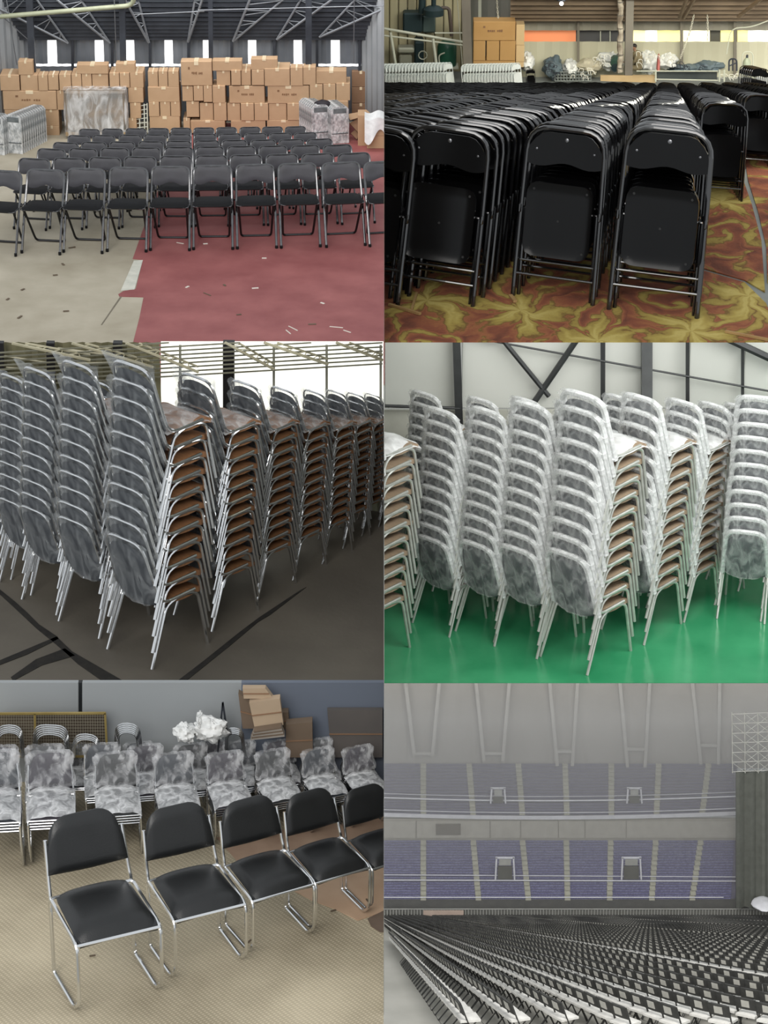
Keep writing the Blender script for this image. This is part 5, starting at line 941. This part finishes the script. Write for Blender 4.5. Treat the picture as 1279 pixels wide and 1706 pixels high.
for k, (Z, i, j, px, py) in enumerate(c6):
    P = H6.fl(px, py); s = H6.sc(P, FL6 / Z) * 1.14; az = math.atan((px - 960) / 600.0); rnd = random.Random(k)
    M = H6.mat(P, R(121) + az + R(rnd.uniform(-3, 3)), s)
    if n6 < 300 and px > 640:
        cnt[j] = cnt.get(j, 0) + 1
        o = spawn('arena_chair', ARC, M, 'black arena chair with white pad, %s in arena row %s' % (nth(cnt[j] - 1), nth(jset.index(j))), 'chair', 'arena floor chairs with white pads', clip=-1); n6 += 1
    else: mass_add = [mass.q([M @ v.co for v in me_.vertices], [tuple(f.vertices) for f in me_.polygons]) for me_ in ()] ; c6[k] = (M,)
far = [c[0] for c in c6 if len(c) == 1]
root = put('arena_chair_mass', None); tag(root, 'mass of far arena chairs filling the floor to the barrier', 'chairs', kind='stuff')
far = [(M, M.translation) for M in far]; fz = sorted(depth(t) for _, t in far); cutd = fz[len(fz) // 4]
def cube_arr(c, d): return np.array([[c[0] + a * d[0] / 2, c[1] + b * d[1] / 2, c[2] + e * d[2] / 2] for a in (-1, 1) for b in (-1, 1) for e in (-1, 1)])
CF = [(0, 1, 3, 2), (4, 6, 7, 5), (0, 4, 5, 1), (2, 3, 7, 6), (0, 2, 6, 4), (1, 5, 7, 3)]
lod = {'far_frame': [((-.2, .02, .3), (.03, .03, .6)), ((.2, .02, .3), (.03, .03, .6))], 'far_backrest': [((0, .13, .72), (.44, .05, .26))], 'far_label': [((0, .165, .735), (.18, .03, .15))], 'far_pad': [((0, -.04, .48), (.42, .4, .05))]}
for nm, me_ in (('far_frame', ARC[0][1]), ('far_backrest', ARC[2][1]), ('far_label', ARC[2][3][0][1]), ('far_pad', ARC[3][1])):
    hv = np.array([tuple(v.co) for v in me_.vertices]); hf = [tuple(f.vertices) for f in me_.polygons]
    lv = np.concatenate([cube_arr(*b_) for b_ in lod[nm]]); lf = [tuple(i + 8 * k for i in f) for k in range(len(lod[nm])) for f in CF]
    vs = []; fs = []; o = 0
    for M, t in far:
        v_, f_ = (hv, hf) if depth(t) < cutd else (lv, lf)
        A = np.array(M); vs.append(v_ @ A[:3, :3].T + A[:3, 3]); fs += [tuple(i + o for i in f) for f in f_]; o += len(v_)
    vs = np.concatenate(vs)
    m_ = bpy.data.meshes.new(nm); m_.from_pydata(vs.tolist(), [], fs); m_.materials.append(me_.materials[0]); m_ = clip_mesh(m_, Matrix.Identity(4), -1)
    o_ = put(nm, m_, root); o_['kind'] = 'stuff'
poly_floor('floor', H6, [(560, 1800), (1800, 1800), (1800, 1500), (560, 1500)], pm('arena_floor', srgb(158, 156, 148), srgb(172, 170, 162), rough=.6, ns=1, world=True))
# ---- stands
B6 = H6.fl(960, 1531); NV = Vector((0, -1, 0)); SL = R(30); NS = Vector((0, -math.sin(SL), math.cos(SL))); mm = depth(B6) / F
def kv(x, y, dy=0.0): return H6.pl(x, y, B6 + Vector((0, dy, 0)), NV)
m_rail6 = pm('white_rail', srgb(196, 196, 200), srgb(208, 208, 212), rough=.5); m_bar6 = pm('barrier_grey', srgb(140, 140, 134), srgb(156, 156, 150), rough=.6)
br = [('rail', MB().tube([kv(560, 1514.5), kv(1800, 1514.5)], .9 * mm, 5).mesh('br_rail', m_bar6)), ('panel', MB().prism([kv(560, 1516, .05), kv(560, 1531, .05), kv(1800, 1531, .05), kv(1800, 1516, .05)], NV, .01).mesh('br_panel', pm('barrier_dark', srgb(104, 104, 98), srgb(116, 116, 110), rough=.8), False))]
for k in range(150): br.append(('picket', MB().box((0, 0, 0), (1.5 * mm, 1.2 * mm, 16 * mm)).mesh('br_picket', m_bar6, False))) if False else None
pk = MB().box((0, 0, 0), (1.5 * mm, 1.2 * mm, 15 * mm)).mesh('br_picket', m_bar6, False)
broot = spawn('crowd_barrier', [b for b in br if b], Matrix.Identity(4), 'long grey crowd barrier behind the arena chairs', 'barrier')
for k in range(130): put('picket', pk, broot, Matrix.Translation(kv(640 + k * 5, 1522.5, -.01)))
single('banner', MB().prism([kv(705, 1517, -.03), kv(705, 1531, -.03), kv(772, 1531, -.03), kv(772, 1517, -.03)], NV, .01), pm('peach_banner', srgb(176, 156, 142), srgb(186, 166, 152), rough=.7), 'peach banner hung on the crowd barrier', 'banner')
struct('wall_plinth', MB().prism([kv(560, 1499, .3), kv(560, 1535, .3), kv(1800, 1535, .3), kv(1800, 1499, .3)], NV, .05), pm('dark_plinth', srgb(66, 66, 64), srgb(76, 76, 72), rough=.8))
S0 = kv(960, 1499, .32)
def ks(x, y, base=S0, d=0.0): return H6.pl(x, y, base + NS * d, NS)
m_blue6 = pm('blue_seats', srgb(82, 80, 122), srgb(122, 122, 158), rough=.6, ns=34, det=2, lo=.42, hi=.62, world=True); m_blue6u = pm('hazed_blue_seats', srgb(92, 90, 112), srgb(104, 102, 124), rough=.7, ns=20, world=True)  # seat blues greyed to carry part of the haze in their colour
m_step = pm('aisle_concrete', srgb(158, 156, 140), srgb(170, 168, 152), rough=.8, ns=4, world=True); m_tread = pm('stand_concrete', srgb(74, 72, 88), srgb(84, 82, 98), rough=.8)
low = [(560, 560), (705, 705), (788, 797), (870, 880), (943, 945), (1017, 1015), (1092, 1085), (1167, 1152), (1228, 1222)]
upp = [(560, 560), (705, 705), (781, 788), (863, 870), (941, 944), (1018, 1018), (1097, 1093), (1180, 1169), (1228, 1226)]
def stand(base, y_top, y_bot, ais, step, mat, tier, seatm):
    struct('stand_slope', MB().prism([ks(560, y_top, base, -.02), ks(560, y_bot, base, -.02), ks(1228, y_bot, base, -.02), ks(1228, y_top, base, -.02)], NS, .03), mat)
    for i, (a, b) in enumerate(zip(ais, ais[1:])):
        parts = []; n = int((y_bot - y_top) / step)
        for k in range(n):
            t = (k + .5) / n; y = y_top + (y_bot - y_top) * t; xa = a[0] + (a[1] - a[0]) * t + 5; xb = b[0] + (b[1] - b[0]) * t - 5
            A = ks(xa, y, base); B = ks(xb, y, base); parts.append(('seat_row', MB().beam(A + Vector((0, 0, .6 * mm)), B + Vector((0, 0, .6 * mm)), 1.6 * mm, 2.9 * mm).mesh('seat_row', seatm, False)))
        spawn('seat_block', parts, Matrix.Identity(4), 'block of %s seats, %s from the party wall in the %s tier' % ('blue' if tier == 'lower' else 'hazy blue', nth(i), tier), 'seating', 'stadium seat blocks')
    for i, (xt, xb) in enumerate(ais[1:-1]):
        parts = []; n = 12
        for k in range(n):
            t = (k + .5) / n; y = y_top + (y_bot - y_top) * t; x = xt + (xb - xt) * t; A = ks(x - 4.6, y, base, .01); B = ks(x + 4.6, y, base, .01); parts.append(('step', MB().beam(A, B, (y_bot - y_top) / n * 1.35 * mm, 3.2 * mm).mesh('aisle_step', m_step, False)))
        spawn('aisle_stair', parts, Matrix.Identity(4), 'pale aisle stair, %s from the party wall in the %s tier' % (nth(i), tier), 'stairs', 'stadium aisle stairs')
stand(S0, 1400, 1500, low, 4.2, m_tread, 'lower', m_blue6)
W6 = ks(960, 1400) + Vector((0, .05, 0))
def kw(x, y, dy=0.0): return H6.pl(x, y, W6 + Vector((0, dy, 0)), NV)
sag = lambda x: -.00005 * (x - 900) ** 2
cw = struct('wall_concourse', MB().prism([kw(x, 1364 + 0 * x) for x in (560, 1228)] + [kw(x, 1400) for x in (1228, 560)], NV, .05), pm('beige_band', srgb(150, 146, 134), srgb(160, 156, 144), rough=.8))
for k, (a, b) in enumerate(zip((560, 694, 817, 868, 931, 975, 1044), (692, 815, 866, 929, 973, 1042, 1228))): struct('wall_panel', MB().prism([kw(a, 1368, -.03), kw(a, 1396, -.03), kw(b, 1396, -.03), kw(b, 1368, -.03)], NV, .02), pm('beige_panel', srgb(158, 154, 142), srgb(168, 164, 152), rough=.8), cw)
single('screen', MB().prism([kw(726, 1373, -.06), kw(726, 1391, -.06), kw(767, 1391, -.06), kw(767, 1373, -.06)], NV, .02), pm('dark_screen', srgb(92, 86, 74), srgb(100, 94, 82), rough=.6), 'dark screen panel on the beige concourse band', 'screen')
def rail_line(name, pts, r_, label, fn):
    single(name, MB().tube([fn(x, y) for x, y in pts], r_ * mm, 6), m_rail6, label, 'rail')
curve = lambda y, k=1.0: [(x, y + k * (7 - .000072 * (x - 905) ** 2)) for x in range(560, 1230, 30)] + [(1226, y + k * (7 - .000072 * (1226 - 905) ** 2))]
single('balcony_parapet', MB().sheet(22, 1, lambda u, v: kw(560 + 666 * u, 1352 + 7 - .000072 * (560 + 666 * u - 905) ** 2 + (6.5 if v else 0), -.1)), m_rail6, 'white curved balcony parapet between the tiers', 'parapet')
rail_line('balcony_rail', curve(1347), .7, 'thin white rail just above the balcony parapet', lambda x, y: kw(x, y, -.1))
U0 = kw(960, 1358, -.05)
stand(U0, 1272, 1358, upp, 5, pm('hazed_stand', srgb(90, 88, 98), srgb(100, 98, 108), rough=.8), 'upper', m_blue6u)  # upper slope colour also greyed for haze
rail_line('walkway_rail', curve(1327), 1.3, 'white walkway rail across the upper tier', lambda x, y: ks(x, y, U0, .1)); rail_line('walkway_rail', curve(1320), .6, 'thin upper walkway rail across the upper tier', lambda x, y: ks(x, y, U0, .1))
rail_line('walkway_rail', [(560, 1457), (1225, 1461)], .7, 'upper of two white rails across the lower tier', lambda x, y: ks(x, y, S0, .1)); rail_line('walkway_rail', [(560, 1466), (1225, 1468)], 1.0, 'lower of two white rails across the lower tier', lambda x, y: ks(x, y, S0, .1)); rail_line('walkway_rail', [(560, 1495), (1205, 1495)], .9, 'white rail along the foot of the lower tier', lambda x, y: ks(x, y, S0, .08))
for i, (x0, y0, x1, y1, base, lab) in enumerate(((825, 1428, 857, 1465, S0, 'white portal in the lower tier nearer the party wall'), (1035, 1428, 1068, 1465, S0, 'white portal in the lower tier nearer the curtain'), (817, 1312, 842, 1338, U0, 'white portal in the upper tier nearer the party wall'), (1044, 1312, 1069, 1338, U0, 'white portal in the upper tier nearer the curtain'))):
    Q = ks((x0 + x1) / 2, y1, base, .12); q = lambda x, y: H6.pl(x, y, Q, NV)
    parts = [('jamb', MB().beam(q(x0 + 2, y0), q(x0, y1), 2.6 * mm, 2.6 * mm, (0, 1, 0)).mesh('portal_jamb', m_rail6, False)), ('jamb', MB().beam(q(x1 - 2, y0), q(x1, y1), 2.6 * mm, 2.6 * mm, (0, 1, 0)).mesh('portal_jamb', m_rail6, False)), ('lintel', MB().beam(q(x0, y0 + 1), q(x1, y0 + 1), 2.6 * mm, 2.2 * mm).mesh('portal_lintel', m_rail6, False)), ('sign', MB().prism([q(x0 + 6, y0 + 3) + NV * .02, q(x0 + 6, y0 + 13) + NV * .02, q(x1 - 6, y0 + 13) + NV * .02, q(x1 - 6, y0 + 3) + NV * .02], NV, .02).mesh('portal_sign', m_bar6, False)), ('opening', MB().prism([q(x0 + 4, y0 + 16), q(x0 + 4, y1), q(x1 - 4, y1), q(x1 - 4, y0 + 16)], NV, .03).mesh('portal_dark', pm('portal_shadow', srgb(66, 66, 58), srgb(74, 74, 66), rough=.9), False))]
    spawn('portal', parts, Matrix.Identity(4), lab, 'portal')
# upper gallery wall and hanging struts
G0 = ks(960, 1272, U0) + Vector((0, .05, 0))
def kg(x, y, dy=0.0): return H6.pl(x, y, G0 + Vector((0, dy, 0)), NV)
struct('wall_gallery', MB().prism([kg(560, 1030), kg(560, 1280), kg(1800, 1280), kg(1800, 1030)], NV, .05), pm('grey_gallery', srgb(150, 146, 138), srgb(160, 156, 148), rough=.9, ns=.5, world=True))
m_str = pm('pale_strut', srgb(164, 161, 153), srgb(172, 169, 161), rough=.8)
for i, (a, b, c, d, yb, yc) in enumerate(((674, 690, 732, 720, 1258, 1255), (792, 806, 848, 837, 1267, 1255), (915, 928, 961, 953, 1275, 1252), (1032, 1045, 1081, 1074, 1277, 1248), (1152, 1167, 1196, 1196, 1272, 1242))):
    parts = [('strut', MB().beam(kg(a - 3, 1100, -.2), kg(b, yb, -.2), 5.5 * mm, 5.5 * mm, (0, 1, 0)).mesh('strut', m_str, False)), ('strut', MB().beam(kg(c + 3, 1100, -.2), kg(d, yb, -.2), 5.5 * mm, 5.5 * mm, (0, 1, 0)).mesh('strut', m_str, False)), ('crossbar', MB().beam(kg(b, yc, -.2), kg(d, yc, -.2), 4 * mm, 4 * mm).mesh('strut_bar', m_str, False))]
    spawn('roof_strut', parts, Matrix.Identity(4), 'pale splayed roof strut pair, %s from the party wall' % nth(i), 'strut', 'splayed roof struts')
# curtain and lattice truss at the open end
C0 = H6.fl(1250, 1531) + Vector((0, -.25, 0))
def kc(x, y, dy=0.0): return H6.pl(x, y, C0 + Vector((0, dy, 0)), NV)
cu = MB().shell(40, 3, lambda u, v: kc(1226 + 190 * u, 1512 - 225 * v) + Vector((0, -.05 * math.sin(60 * u), 0)), lambda u, v: kc(1226 + 190 * u, 1512 - 225 * v) + Vector((0, .08 - .05 * math.sin(60 * u), 0)))
single('curtain', cu, pm('dark_curtain', srgb(84, 86, 80), srgb(92, 94, 88), rough=.9), 'tall dark stage curtain beside the blue stands', 'curtain')
tp = []; m_lat = pm('pale_lattice', srgb(150, 150, 144), srgb(162, 162, 156), rough=.6)
for x in (1219, 1240, 1262, 1284, 1306): tp.append(('upright', MB().tube([kc(x, 1187, -.1), kc(x + 1, 1288, -.1)], .8 * mm, 5).mesh('lat', m_lat)))
for k in range(7): tp.append(('rail', MB().tube([kc(1219, 1190 + k * 16, -.1), kc(1310, 1186 + k * 16, -.1)], .6 * mm, 5).mesh('lat', m_lat)))
for k in range(6):
    for x in (1219, 1241, 1263, 1285): tp.append(('lattice', MB().tube([kc(x, 1190 + k * 16, -.1), kc(x + 21, 1206 + k * 16, -.1)], .55 * mm, 4).mesh('lat', m_lat)))
    for x in (1241, 1263): tp.append(('lattice', MB().tube([kc(x + 21, 1190 + k * 16, -.1), kc(x, 1206 + k * 16, -.1)], .45 * mm, 4).mesh('lat', m_lat)))
spawn('lattice_truss', tp, Matrix.Identity(4), 'pale lattice truss above the dark curtain', 'truss')
single('canopy', MB().blob((0, 0, 0), (18 * mm, .3, 5 * mm), 14, 3, .1), m_rail6, 'small white canopy by the barrier below the curtain', 'canopy', M=Matrix.Translation(kc(1270, 1506, -.3)))

# drifting haze between the arena floor and the stands
hz = bpy.data.materials.new('arena_haze'); hz.use_nodes = True; nt = hz.node_tree; nt.nodes.remove(nt.nodes['Principled BSDF']); vv = nt.nodes.new('ShaderNodeVolumeScatter')
vv.inputs['Color'].default_value = (.95, .93, .9, 1); vv.inputs['Density'].default_value = .22; nt.links.new(vv.outputs[0], nt.nodes['Material Output'].inputs['Volume'])
a = kv(560, 1531, -.3); b = kg(1800, 1031, .0); ztop = kg(640, 1100, -.3).z
hm = MB().box(((a.x + b.x) / 2, (a.y + G0.y) / 2 - .1, (H6.fl(960, 1531).z + .1 + ztop) / 2), (b.x - a.x, G0.y - a.y - .3, ztop - H6.fl(960, 1531).z - .1)).mesh('haze', hz, False)
tag(put('haze', hm), 'thin grey haze hanging before the blue stands', 'haze', kind='stuff')
_p = kc(960, 1100, -6.0); area_lamp('arena_fill_light', (4.5, a.y - 9, _p.z + 2.0), (4.5, G0.y, a.z + 3), 5.0, 900, (1, .98, .95), 1.5)  # added unseen fill that brightens the stands and gallery

# the open ground below the terraces
struct('ground', MB().box((0, 60, min(H6.fl(960, 1500).z, H6.fl(960, 1800).z) - .6), (400, 400, .2)), pm('grey_ground', srgb(150, 150, 146), srgb(164, 164, 160), rough=.9, ns=.3, world=True))
